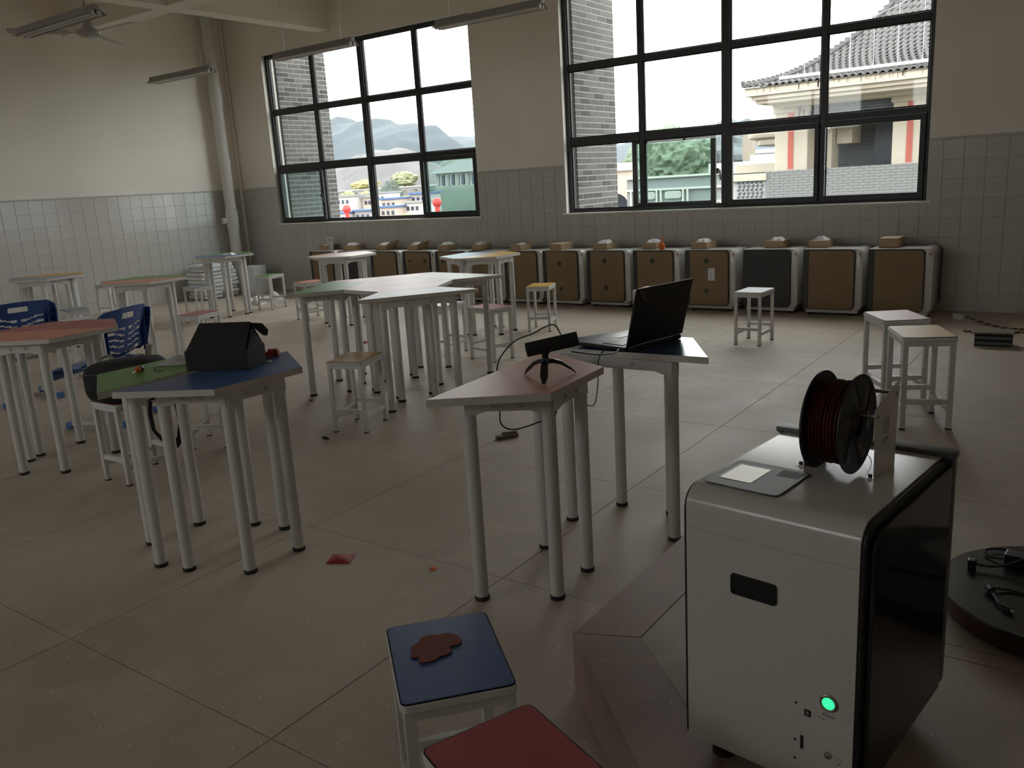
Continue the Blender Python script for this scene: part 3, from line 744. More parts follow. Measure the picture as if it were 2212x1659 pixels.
# white bracket plate standing on the first printer
root = empty('white_plate', (-9.585, 8.82, PH), .1, label='white upright plate with a top notch, standing between the first two cardboard trays', cat='plate')
MB().prism([(-.055, 0), (.055, 0), (.055, .13), (.07, .14), (.07, .19), (.055, .20), (-.055, .20), (-.07, .19), (-.07, .14), (-.055, .13)], 0, .004, lambda v: (v[0], v[2], v[1])).build('plate', PRW, root)
MB().bb(-.055, .055, -.03, 0, 0, .004).build('foot_flange', PRW, root)
t = MB().lathe([(.012, 0), (.016, 0), (.016, .0005), (.012, .0005), (.012, 0)], 18); t.v = [(x, -.0002-z, y+.15) for x, y, z in t.v]; t.build('logo_ring', NOTE, root)
root = empty('vase', (-4.05, 8.56, PH), label='small orange bottle-shaped vase before the cardboard tray on the row', cat='vase')
MB().lathe([(.0, 0), (.028, 0), (.036, .02), (.034, .045), (.018, .072), (.010, .09), (.009, .125), (.012, .135), (.007, .134), (.005, .09), (.0, .08)], 24).build('body', ORANGE, root, smooth=True)

# ------------------------------------------------------------------ near printer on the podium
NP = empty('printer_cabinet', (-.692, 1.537, PZ), R(-7.5), label='large white printer cabinet in the right foreground, green power button lit', cat='printer')
W_, L_, HT, r_ = .380, .475, .631, .045; zb = .045
prof = [(0, zb)] + [(r_-r_*math.cos(a), HT-r_+r_*math.sin(a)) for a in [k*PI/16 for k in range(9)]] + [(L_, HT), (L_, HT-.02), (.1, HT-.04), (.03, HT-.06), (.012, HT-.1), (.012, zb)]
# wrap sheet: front + top in one bent sheet (x across, y back)
prs = [(y, z) for y, z in prof]
MB().prism(prs, .010, W_-.010, lambda v: (v[2], v[0], v[1])).build('front_and_top_sheet', PRW, NP, smooth=True)
MB().bb(.018, W_-.018, .013, L_-.002, zb, HT-.06).build('chassis', PRBLK, NP)
def side(x0, x1, nm, m, ins, r2, z1=HT):
    p = [(ins+r2-r2*math.cos(a), z1-ins-r2+r2*math.sin(a)) for a in [k*PI/16 for k in range(9)]] + [(L_, z1-ins), (L_, zb+ins), (ins, zb+ins)]
    return MB().prism(p, x0, x1, lambda v: (v[2], v[0], v[1])).build(nm, m, NP, bevel=.002, seg=1)
side(W_-.012, W_-.002, 'side_frame', PRBLK, .004, r_); side(.002, .012, 'side_frame', PRBLK, .004, r_)
side(W_-.003, W_+.010, 'side_door', PRGLASS, .022, .04, HT-.0); side(-.010, .003, 'side_door', PRGLASS, .022, .04)
g = MB(); g.prism(rrect(W_+.035, .05, .02, 5, (W_/2, L_+.006)), HT-.004, HT+.010); g.build('rear_cap', PRDK, NP, bevel=.004, smooth=True)
MB().bb(-.012, W_+.012, L_, L_+.026, zb+.03, HT).build('rear_panel', PRDK, NP, bevel=.006)
for x in (.07, W_-.06):
    for y in (.05, L_-.06): MB().cyl((x, y, 0), (x, y, zb), .026, 18, .022).build('foot', CAP, NP, smooth=True)
MB().bb(.03, W_-.02, .02, L_-.01, zb-.012, zb).build('bottom_tray', PRDK, NP)
fy = lambda v: (v[0], v[2], v[1])
hz = .445; hx = .163
hd = MB(); 
outer = rrect(.100, .046, .008, 4, (hx, hz)); inner = rrect(.090, .036, .005, 4, (hx, hz)); n = len(outer)
hd.add([(x, -.0025, z) for x, z in outer]+[(x, -.0025, z) for x, z in inner]+[(x, .0, z) for x, z in outer]+[(x, -.0006, z) for x, z in inner],
       [(i, (i+1) % n, n+(i+1) % n, n+i) for i in range(n)] + [(2*n+i, 2*n+(i+1) % n, (i+1) % n, i) for i in range(n)] + [(n+i, n+(i+1) % n, 3*n+(i+1) % n, 3*n+i) for i in range(n)] + [tuple(3*n+i for i in range(n))])
hd.build('handle_recess', BLKM, NP)
bx_, bz_ = .322, .252
rg = MB().lathe([(.0125, -.0), (.0185, 0), (.0185, .002), (.016, .004), (.0125, .0035), (.0125, 0)], 32); rg.v = [(x+bx_, -z, y+bz_) for x, y, z in rg.v]
rg = rg.build('power_button_ring', STEEL, NP, smooth=True)
GREENL = mat('green_light', (.0, .3, .05), .3, emit=(.02, 1.0, .16, 1.15))
ln = MB().lathe([(.0, 0), (.0122, 0), (.0122, .002), (.008, .0035), (.0, .004)], 28); ln.v = [(x+bx_, -z, y+bz_) for x, y, z in ln.v]
ln = ln.build('power_button_lens', GREENL, NP, smooth=True); ln['label'] = 'glowing green button lens'
pm = MB().tube([(bx_-.007, -.0042, bz_+.006), (bx_-.003, -.0044, bz_+.001), (bx_+.001, -.0044, bz_+.003), (bx_+.003, -.0044, bz_-.003), (bx_+.007, -.0042, bz_-.006)], .0005, 5)
pm.build('power_symbol', mat('green_dark', (.0, .18, .04), .5, emit=(.0, .5, .08, .5)), ln)
text('Power', .0095, NOTE, NP, (bx_+.001, -.0006, bz_-.031), (PI/2, 0, 0), 'power_lettering')
ic = MB().tube([(.300, -.0008, .213), (.304, -.0008, .216), (.308, -.0008, .213), (.314, -.0008, .213)], .0006, 5); ic.build('port_symbol', NOTE, NP)
u = MB(); u.bb(.274, .287, -.0016, .0, .206, .220); uo = u.build('usb_port', BLACK, NP)
MB().bb(.2775, .2835, -.0022, -.0016, .2095, .2165).build('port_tongue', STEEL, uo)
MB().bb(.267, .273, -.0012, .0, .128, .157).build('card_slot', BLKM, NP)
for z in (.226, .143, .100):
    s = MB().lathe([(.0, 0), (.0028, 0), (.0024, .0012), (.0, .0015)], 12); s.v = [(x+.256, -z2, y+z) for x, y, z2 in s.v]; s.build('screw', BLACK, NP)
kb = MB().lathe([(.0, 0), (.0075, 0), (.0075, .002), (.006, .0045), (.0, .0055)], 20); kb.v = [(x+.323, -z, y+.137) for x, y, z in kb.v]; kb.build('push_knob', STEEL, NP, smooth=True)
bu = MB().tube([(.3445+.0055*math.cos(a), -.0007, .134+.0055*math.sin(a)) for a in [R(-60+300*k/14) for k in range(15)]], .0003, 4); bu.bb(.3435, .3475, -.001, -.0004, .124, .128); bu.build('lamp_symbol', NOTE, NP)
MB().bb(.19, .193, -.0006, 0, HT-.14, HT-.139).build('seam_mark', NOTE, NP)
sm = MB().bb(.012, W_-.012, -.0004, .0003, HT-.0875, HT-.0867).build('seam', mat('seam_grey', (.3, .3, .3), .7), NP)  # thin grey strip laid along the seam
# control plate with screen and speaker slots, turned slightly like the cabinet
def loc(wx, wy):
    d = Vector((wx+.692, wy-1.537)); a = R(7.5); return Vector((d.x*math.cos(a)-d.y*math.sin(a), d.x*math.sin(a)+d.y*math.cos(a)))
PLATE = mat('control_plate_grey', (.13, .125, .135), .5, bump=.2, bscale=300)
def quad(pts, z0, z1, m, nm, rr=None, par=NP, bev=0):
    P = [loc(*p) for p in pts]; c = sum(P, Vector((0, 0)))/4; e1 = (P[2]-P[3]+P[1]-P[0])/2; 
    ang = math.atan2(e1.y, e1.x); wq = ((P[3]-P[0]).length+(P[2]-P[1]).length)/2; hq = ((P[1]-P[0]).length+(P[2]-P[3]).length)/2
    return P, c
cpx, cpy = .107, .125     # centre in cabinet coordinates
MB().prism(rrect(.166, .164, .013, 5, (cpx, cpy)), HT, HT+.004).build('control_plate', PLATE, NP, bevel=.0008, seg=1)
MB().prism(rrect(.076, .100, .001, 1, (cpx-.030, cpy+.005)), HT+.004, HT+.0044).build('screen_surround', BLACK, NP)
MB().prism(rrect(.069, .094, .001, 1, (cpx-.028, cpy+.002)), HT+.0043, HT+.0048).build('screen', mat('screen_film', (.52, .50, .40), .3, emit=(.5, .48, .38, .10)), NP)
sl = MB()
for i in range(11):
    for j in range(10): sl.box((cpx+.030+i*.0044, cpy+.028+j*.0042, HT+.0041), (.0018, .0028, .0004))
sl.build('speaker_slots', BLKM, NP)['kind'] = 'stuff'
for (x, y) in ((.232, .300), (.243, .292)):
    MB().lathe([(.0, 0), (.005, 0), (.005, .003), (.0, .004)], 14, (x, y, HT)).build('cable_gland', BLACK, NP)

# spool holder: two notched plates with two rods; world coordinates, on the cabinet top
ZT = PZ+HT
SPX, SPY, SPZ = -.440, 1.800, .935
hol = empty('spool_holder', (0, 0, ZT), 0, label='white sheet-metal spool holder with two rods on top of the foreground printer', cat='holder')
def plate(x, nm='holder_plate'):
    y0 = 1.742
    p = [(y0+.004, 0), (y0+.122, 0), (y0+.130, .165), (y0+.128, .185), (y0+.004, .150), (y0-.001, .148), (y0-.006, .088), (y0+.004, .080)]
    o = MB().prism(p, x-.001, x+.001, lambda v: (v[2], v[0], v[1])).build(nm, PRW, hol)
    MB().bb(x-.016, x+.001, y0+.004, y0+.022, 0, .0015).build('flange', PRW, hol)
    MB().lathe([(.0, 0), (.0045, 0), (.0045, .004), (.003, .007), (.0, .007)], 10, (x-.010, y0+.013, .0015)).build('bolt', BLACK, hol)
    for (yy, zz) in ((y0+.012, .132), (y0+.112, .160)):
        MB().cyl((x+.001, yy, zz), (x+.006, yy, zz), .0048, 6).build('nut', STEEL, hol)
    return o
pl_r = plate(-.352); pl_l = plate(-.500)
for (yy, zz) in ((1.754, .132), (1.854, .160)): MB().cyl((-.498, yy, zz), (-.350, yy, zz), .0042, 12).build('rod', STEEL, hol, smooth=True)
lg = MB(); cy_, cz_ = 1.805, .105
lg.tube([(-.3505, cy_+.014*math.cos(a), cz_+.020*math.sin(a)) for a in [2*PI*k/24 for k in range(25)]], .0007, 5, False)
lg.tube([(-.3505, cy_-.006, cz_-.01), (-.3505, cy_, cz_+.012), (-.3505, cy_+.006, cz_-.008)], .0007, 5)
for k in range(5): lg.box((-.3505, cy_-.012+k*.006, cz_-.034+(k % 2)*.003), (.0008, .003, .003))
lg.build('cut_out_logo', STEEL, pl_r)
pc = Vector((-.42, 1.80)); ra = R(-7.5)
def spin(p): d = Vector(p)-pc; return pc+Vector((d.x*math.cos(ra)-d.y*math.sin(ra), d.x*math.sin(ra)+d.y*math.cos(ra)))
q = spin((0, 0)); hol.location = (q.x, q.y, ZT); hol.rotation_euler = (0, 0, ra)
# spool
q = spin((-.430, 1.754)); SP = empty('filament_spool', (q.x, q.y, ZT+.132-.0255+.0045), ra, label='black spool of dark red filament hanging on the foreground printer', cat='spool')
RF, WS, RH = .104, .036, .0255
SPM = mat('spool_black', (.013, .013, .014), .5); FIL = mat('dark_red_filament', (.085, .016, .014), .38)
for sx, nm in ((-1, 'rear_flange'), (1, 'front_flange')):
    x0, x1 = (WS, WS+.0035) if sx > 0 else (-WS-.0035, -WS)
    b = MB(); n = 48
    b.lathe([(RH, x0), (RF-.003, x0), (RF, x0+.0005*sx), (RF, x1), (RF-.004, x1+.0008*sx), (RF-.006, x1), (.036, x1), (.036, x1+.001*sx), (RH, x1+.001*sx), (RH, x0)], n, axis='X')
    fo = b.build(nm, SPM, SP, smooth=True)
    if sx > 0:
        q = MB()   # curved raised ribs and the open windows seen as darker inlays
        for k in range(6):
            a0 = 2*PI*k/6+.3
            q.tube([(x1+.0006, rr*math.cos(a0+tw), rr*math.sin(a0+tw)) for rr, tw in ((.037, 0), (.055, .22), (.075, .38), (.094, .46))], .0011, 5)
        q.build('curved_ribs', BLACK, fo)
        for k in range(6):
            a0 = 2*PI*k/6+.55; pts = []
            for rr, tw in ((.043, 0), (.060, .16), (.078, .28), (.088, .33)): pts.append((rr*math.cos(a0+tw), rr*math.sin(a0+tw)))
            for rr, tw in ((.088, .62), (.078, .56), (.060, .46), (.043, .36)): pts.append((rr*math.cos(a0+tw), rr*math.sin(a0+tw)))
            MB().prism(pts, x1, x1+.0005, lambda v: (v[2], v[0], v[1])).build('flange_window', FIL if k % 2 == 0 else BLACK, fo)
        MB().box((x1+.0010, .052, -.005), (.0006, .014, .042), rx=.1).build('label_sticker', mat('grey_sticker', (.16, .17, .18), .5), fo)
MB().lathe([(RH, -WS-.004), (RH+.003, -WS-.004), (RH+.003, WS+.0045), (RH, WS+.0045), (RH, -WS-.004)], 32, axis='X').build('hub', BLACK, SP, smooth=True)
b = MB(); prf = [(RH+.003, -WS)]; nw = 36
for k in range(nw):
    x = -WS+.0002+(2*WS-.0004)*k/nw; d = (2*WS-.0004)/nw; rr = .086+.0018*math.sin(k*.55)+.0015*math.sin(k*1.7)
    prf += [(rr-.0007, x), (rr+.0006, x+d*.5)]
prf += [(RH+.003, WS)]
b.lathe(prf, 56, axis='X'); b.build('filament_winding', FIL, SP, smooth=False)
b = MB().tube([(.026, .05, -.075), (.030, .07, -.08), (.036, .09, -.10), (.04, .095, -.130)], .0009, 5); b.build('loose_filament_end', FIL, SP)

# ------------------------------------------------------------------ black box and odds on the near left table
z = TZ+.0005
root = empty('black_box', (-3.0, 2.06, z), 0, label='black cardboard shipping box with raised lid on the near left table', cat='box')
BXM = mat('black_cardboard', (.013, .013, .014), .75, bump=.1, bscale=80); BXS = mat('dark_grey_cardboard', (.024, .027, .029), .7)
a = Vector((-3.069, 1.968)); e1 = Vector((-2.818, 2.087))-a; L1 = e1.length; th = math.atan2(e1.y, e1.x); root.location = (a.x, a.y, z); root.rotation_euler = (0, 0, th)
DB, HB, t = .155, .082, .003
b = MB(); b.bb(0, L1, 0, DB, 0, t)
for q in ((0, L1, 0, t), (0, L1, DB-t, DB), (0, t, t, DB-t), (L1-t, L1, t, DB-t)): b.bb(q[0], q[1], q[2], q[3], 0, HB)
b.build('tray', BXS, root)
MB().bb(.006, L1-.006, -.0012, 0, .004, HB-.002).build('front_panel', BXM, root)
rid = Vector((0, .075, .185))
def slab2(pts, m, nm, par=root, th_=.003):
    P = [Vector(p) for p in pts]; n = (P[1]-P[0]).cross(P[2]-P[0]).normalized()*th_
    k = len(P); return MB().add([p for p in P]+[p+n for p in P], [tuple(range(k)), tuple(range(2*k-1, k-1, -1))]+[(i, (i+1) % k, k+(i+1) % k, k+i) for i in range(k)]).build(nm, m, par)
slab2([(.008, .004, HB), (L1-.008, .004, HB), (L1-.022, .098, HB+.098), (.030, .098, HB+.098)], BXM, 'lid_front_slope')
slab2([(.030, .098, HB+.098), (L1-.022, .098, HB+.098), (L1-.008, DB, HB), (.008, DB, HB)], BXM, 'lid_rear_slope')
slab2([(L1-.022, .098, HB+.096), (L1+.012, .135, HB+.086), (L1+.028, .150, HB+.055), (L1+.020, .150, HB+.030), (L1+.006, .140, HB+.035), (L1-.012, .110, HB+.07)], BXS, 'end_flap')
slab2([(L1-.004, .010, HB), (L1-.004, DB-.01, HB), (L1-.024, .098, HB+.075)], BXM, 'inner_flap')
# screwdriver
p0 = Vector((-3.262, 1.870)); sd = empty('screwdriver', (p0.x, p0.y, z+.0125), R(-62), label='short stubby screwdriver with black and orange handle on the green table', cat='tool')
MB().lathe([(.0, -.035), (.008, -.034), (.0125, -.026), (.0125, -.008), (.010, -.004), (.0, -.004)], 16, axis='X').build('grip', BLACK, sd, smooth=True)
MB().lathe([(.0, -.004), (.0115, -.004), (.0120, .004), (.008, .008), (.009, .013), (.004, .018), (.0, .018)], 16, axis='X').build('collar', ORANGE, sd, smooth=True)
MB().tube([(.018, 0, 0), (.045, 0, -.006)], .002, 8).build('shaft', STEEL, sd)
bit = empty('hex_key', (-3.215, 1.915, z), .2, label='small dark hex key with an upright stub beside the screwdriver', cat='tool')
MB().tube([(0, 0, .016), (0, 0, .002), (.006, 0, .0016), (.042, .004, .0016)], .0016, 6).build('key', BLACK, bit)
# bubble wrap pouch under the box's left end
vs = []; nn = 12
pa = MB(); c0 = Vector((-3.275, 2.115))
def pouch(nm, cx, cy, rz, sx, sy, hz_, m, label, cat, seed, z0=z, group=None):
    r = random.Random(seed); nx, ny = 14, 12; vs = []; fs = []
    for i in range(nx):
        for j in range(ny):
            u, v = 2*i/(nx-1)-1, 2*j/(ny-1)-1; d = max(abs(u), abs(v))
            vs.append((u*sx/2, v*sy/2, .002+hz_*max(0, (1-d**3))*(.75+.25*math.sin(5*u+seed)+r.uniform(-.08, .08))))
    nb = len(vs); vs += [(p[0]*.98, p[1]*.98, 0) for p in vs]
    for i in range(nx-1):
        for j in range(ny-1):
            a, b_, c, d = i*ny+j, (i+1)*ny+j, (i+1)*ny+j+1, i*ny+j+1; fs += [(a, b_, c, d), (nb+d, nb+c, nb+b_, nb+a)]
    for i in range(nx-1):
        a, c = i*ny, (i+1)*ny; fs += [(a, nb+a, nb+c, c)]; a, c = i*ny+ny-1, (i+1)*ny+ny-1; fs += [(c, nb+c, nb+a, a)]
    for j in range(ny-1):
        fs += [(j+1, nb+j+1, nb+j, j)]; a = (nx-1)*ny+j; fs += [(a, nb+a, nb+a+1, a+1)]
    o = MB().add(vs, fs).build(nm, m, smooth=True); o.location = (cx, cy, z0); o.rotation_euler = (0, 0, rz); return tag(o, label, cat, group)
pouch('bubble_wrap_pouch', -3.255, 2.085, .62, .22, .13, .030, mat('bubble_wrap', (.50, .51, .50), .45, bump=.6, bscale=160), 'grey bubble-wrap pouch on the green table, left of the black box', 'pouch', 3)
rc = empty('red_clips', (-2.965, 2.30, z), .5, label='pinkish red foam blocks behind the black box', cat='block')
RF_ = mat('pinkish_red_foam', (.52, .10, .10), .7)
MB().box((0, 0, .012), (.04, .03, .024)).build('block', RF_, rc, bevel=.002); MB().box((.030, .02, .012), (.022, .022, .024)).build('block', RF_, rc, bevel=.002); MB().box((.018, .012, .028), (.04, .02, .010), rz=.3).build('block', RF_, rc, bevel=.002)
pouch('plastic_bag', -2.885, 2.215, .7, .06, .04, .004, PLAST, 'tiny clear zip bag on the blue table, right of the black box', 'bag', 5)
# clear bits on the T3 table
pouch('plastic_bag', -9.28, 6.80, .3, .16, .10, .03, WPLAST, 'crumpled clear plastic on the table before the drain pipe', 'bag', 6)

# backpack on its stool
bp = empty('backpack', (-4.225, 2.34, HS+.001), .35, label='black backpack lying on the stool behind the near left table', cat='backpack')
BPK = mat('black_fabric', (.010, .010, .0105), .85, bump=.4, bscale=140)
def blob(prof, name, m, par, n=22):
    """prof: list of (x, half width y, z low, z high)"""
    b = MB(); rr = []
    for x, hw, zl, zh in prof:
        c = (zl+zh)/2; hh = (zh-zl)/2; ring = []
        for k in range(n):
            a = 2*PI*k/n; ca, sa = math.cos(a), math.sin(a)
            ring.append((x, hw*math.copysign(abs(ca)**.6, ca), c+hh*math.copysign(abs(sa)**.6, sa)))
        rr.append(ring)
    return b.rings(rr).build(name, m, par, smooth=True)
blob([(-.195, .02, .05, .12), (-.185, .09, .015, .19), (-.15, .12, .004, .205), (-.09, .135, 0, .215), (.0, .14, 0, .225), (.09, .14, .0, .235), (.17, .13, .005, .235), (.225, .10, .02, .21), (.245, .03, .06, .15)], 'main_body', BPK, bp)
blob([(-.205, .02, .04, .09), (-.198, .07, .03, .12), (-.17, .095, .025, .15), (-.15, .10, .03, .15)], 'front_pocket', BPK, bp)
zz = MB().tube([(-.192, -.10, .165), (-.17, -.124, .16), (-.08, -.137, .165), (.05, -.142, .17), (.18, -.132, .17)], .003, 6); zz.build('zip', BLACK, bp)
st = MB()
def strap(pts, w2, th_, nm):
    P = [Vector(p) for p in pts]; vs = []; side_ = Vector((.75, .65, 0)).normalized()
    rr = []
    for i, p in enumerate(P):
        d = (P[min(i+1, len(P)-1)]-P[max(i-1, 0)]).normalized(); n = d.cross(side_).normalized()
        rr.append([p+side_*w2+n*th_, p-side_*w2+n*th_, p-side_*w2-n*th_, p+side_*w2-n*th_])
    return MB().rings(rr).build(nm, BPK, bp)
strap([(.20, -.02, .05), (.265, .0, .03), (.30, .01, -.03), (.305, .012, -.12), (.285, .012, -.20), (.235, .008, -.265), (.20, .0, -.275)], .020, .004, 'shoulder_strap')
strap([(.16, -.03, .0), (.165, -.05, -.06), (.17, -.05, -.15), (.20, -.04, -.20), (.225, -.02, -.245)], .010, .002, 'strap_webbing')
hp = MB().tube([(-.12, -.02, .205), (-.125, .0, .228), (-.10, .03, .236), (-.06, .04, .212)], .006, 6); hp.build('grab_handle', mat('grey_webbing', (.25, .25, .24), .8), bp)

# ------------------------------------------------------------------ laptop
lap = empty('laptop', (0, 0, TZ+.0005), 0, label='open black laptop seen from behind on the navy blue table', cat='laptop')
lap.location = (-1.530, 2.880, TZ+.0008); lap.rotation_euler = (0, 0, R(78))
# local: x along the hinge (left end as the user sees it is -x...), y towards the user's hands = +y
LW, LD = .36, .245
LB = mat('laptop_black', (.011, .011, .012), .5); LK = mat('laptop_keys', (.018, .018, .019), .28)
LDK = mat('laptop_deck', (.020, .020, .022), .33)
MB().bb(0, LW, 0, LD, .002, .018).build('base', LB, lap, bevel=.004)
MB().bb(.004, LW-.004, .01, LD-.004, .018, .0185).build('palm_deck', LDK, lap)
kk = MB()
for r_i in range(6):
    for c_i in range(15):
        kk.bb(.03+c_i*.0203, .03+c_i*.0203+.0172, .035+r_i*.0180, .035+r_i*.0180+.0150, .0185, .0208)
kk.build('keys', LK, lap)['kind'] = 'stuff'
MB().bb(.13, .23, .165, .225, .0185, .0188).build('touchpad', LK, lap)
MB().bb(.145, .215, .150, .160, .0185, .0205).build('touchpad_buttons', LK, lap)
LIDA = R(14)
def lidp(x, h, o): return (x, -.006-h*math.sin(LIDA)-o*math.cos(LIDA), .022+h*math.cos(LIDA)-o*math.sin(LIDA))
def lidbox(x0, x1, h0, h1, o0, o1, nm, m, par=lap, bevel=0):
    vs = [lidp(x, h, o) for x in (x0, x1) for h in (h0, h1) for o in (o0, o1)]
    return MB().add(vs, [(0, 1, 3, 2), (4, 6, 7, 5), (0, 4, 5, 1), (2, 3, 7, 6), (0, 2, 6, 4), (1, 5, 7, 3)]).build(nm, m, par, bevel=bevel)
lid = lidbox(0, LW, 0, .238, 0, .008, 'lid', LB, lap, .002)
lidbox(.014, LW-.014, .016, .226, -.0006, 0, 'display', PRGLASS, lid)
MB().bb(.02, LW-.02, -.022, 0, .001, .020).build('battery', LB, lap, bevel=.003)
for x in (.045, LW-.045): MB().box((x, -.006, .018), (.022, .014, .012)).build('hinge', STEEL, lap, bevel=.002)
for k in range(3): MB().bb(.004-.006, .002, .05+k*.03, .066+k*.03, .006, .012).build('side_port', BLKM, lap)
tx = text('ThinkPad', .020, mat('silver_print', (.16, .16, .16), .35, metal=.6), lap, lidp(.045, .200, .0088), (0, 0, 0), 'lid_lettering')
# orient lettering in the lid plane, reading from behind, along the corner
xa = Vector((-1, 0, 0)); up = Vector((0, -math.sin(LIDA), math.cos(LIDA))); nn_ = xa.cross(up)
q = Matrix((xa, up, nn_)).transposed().to_euler(); mm = Matrix((xa, up, nn_)).transposed() @ Matrix.Rotation(R(48), 3, 'Z'); tx.rotation_euler = mm.to_euler()

# ------------------------------------------------------------------ depth sensor on mini tripod
tz = TZ+.001
sen = empty('depth_sensor', (-1.600, 2.420, tz), R(0), label='black bar-shaped depth sensor on a small tripod on the salmon table', cat='sensor')
hubz = .056
def wl(p): return Vector((p[0]+1.600, p[1]-2.420, p[2]))
hub = Vector((0, 0, hubz))
for nm, f in (('tripod_leg', (-1.540, 2.312)), ('tripod_leg', (-1.690, 2.417)), ('tripod_leg', (-1.525, 2.500))):
    fpt = wl((f[0], f[1], .002)); d = Vector((fpt.x, fpt.y, 0)).normalized(); s_ = Vector((-d.y, d.x, 0))
    b = MB(); rr = []
    for tt, hw, hh in ((0, .008, .009), (.25, .009, .008), (.5, .013, .007), (.8, .014, .005), (1, .005, .002)):
        p = hub.lerp(fpt, tt) + Vector((0, 0, .016*math.sin(tt*PI))); p.z = max(p.z, hh)
        rr.append([p+s_*hw+Vector((0, 0, hh)), p-s_*hw+Vector((0, 0, hh)), p-s_*hw-Vector((0, 0, hh)), p+s_*hw-Vector((0, 0, hh))])
    b.rings(rr); b.build(nm, BLACK, sen, bevel=.001)
MB().lathe([(.0, hubz-.014), (.012, hubz-.012), (.014, hubz+.004), (.011, hubz+.012), (.0, hubz+.012)], 14).build('tripod_hub', BLACK, sen, smooth=True)
MB().lathe([(.0, hubz+.01), (.010, hubz+.01), (.012, hubz+.022), (.018, hubz+.030), (.020, hubz+.044), (.0, hubz+.044)], 14).build('ball_neck', BLACK, sen, smooth=True)
bar = MB(); BLn, BD, BHh = .185, .062, .050
hexa_ = [(-BD/2, -.006), (-BD/2+.008, BHh/2), (BD/2-.004, BHh/2), (BD/2, BHh/2-.006), (BD/2, -BHh/2+.004), (-BD/2+.012, -BHh/2)]
bar.prism(hexa_, -BLn/2, BLn/2, lambda v: (v[2], v[0], v[1]))
ba = bar.build('sensor_bar', BLKM, sen, bevel=.002); ba.location = (.022, .012, .113); ba.rotation_euler = (R(-14), R(-9), R(38))
for k, (x, q_) in enumerate(((-.012, .009), (.020, .008), (.048, .008), (-.06, .005))):
    l = MB().lathe([(.0, 0), (q_, 0), (q_*1.1, .001), (q_*.7, .0025), (.0, .0025)], 16); l.v = [(a+x, -BD/2+.004-c*.8, b-.006) for a, b, c in l.v]
    l.build('lens', mat('lens_glass', (.05, .015, .015), .1) if k == 0 else PRGLASS, ba, smooth=True)
def curve(pts, sub=8):
    P = [Vector(p) for p in pts]; o = []
    for i in range(len(P)-1):
        a, b, c, d = P[max(i-1, 0)], P[i], P[i+1], P[min(i+2, len(P)-1)]
        for k in range(sub):
            t = k/sub; o.append(.5*((2*b)+(-a+c)*t+(2*a-5*b+4*c-d)*t*t+(-a+3*b-3*c+d)*t**3))
    return o+[P[-1]]
CB = mat('black_cable', (.012, .012, .012), .5)
# main cable: out of the sensor's top, arcs left, lands on the table edge, loops below the board and returns
cab = curve([(-1.560, 2.465, tz+.145), (-1.60, 2.49, tz+.172), (-1.65, 2.50, tz+.160), (-1.70, 2.50, tz+.135), (-1.79, 2.51, tz+.10), (-1.855, 2.515, tz+.045), (-1.885, 2.520, tz+.002), (-1.893, 2.52, tz-.035),
             (-1.86, 2.46, .72), (-1.80, 2.40, .66), (-1.775, 2.37, .60), (-1.74, 2.40, .575), (-1.67, 2.45, .595), (-1.62, 2.50, .62), (-1.65, 2.52, .665), (-1.73, 2.54, .71), (-1.79, 2.56, .745)])
tag(MB().tube(cab, .0028, 8).build('sensor_cable', CB, smooth=True), 'thin black cable from the sensor looping below the salmon table', 'cable')
cab2 = curve([(-1.520, 2.470, tz+.085), (-1.50, 2.60, tz+.05), (-1.51, 2.75, tz+.024), (-1.535, 2.84, tz+.018), (-1.560, 2.885, tz+.010)])
tag(MB().tube(cab2, .003, 8).build('usb_cable', CB, smooth=True), 'black cable running from the sensor to the laptop side', 'cable')
cab3 = curve([(-1.60, 2.90, tz+.010), (-1.605, 2.87, tz+.012), (-1.625, 2.855, tz-.01), (-1.635, 2.852, tz-.05), (-1.64, 2.85, tz-.14), (-1.66, 2.845, tz-.22), (-1.72, 2.84, tz-.20), (-1.77, 2.835, tz-.12)])
tag(MB().tube(cab3, .0022, 8).build('power_cable', CB, smooth=True), 'thin black cable dropping from the laptop between the two tables', 'cable')
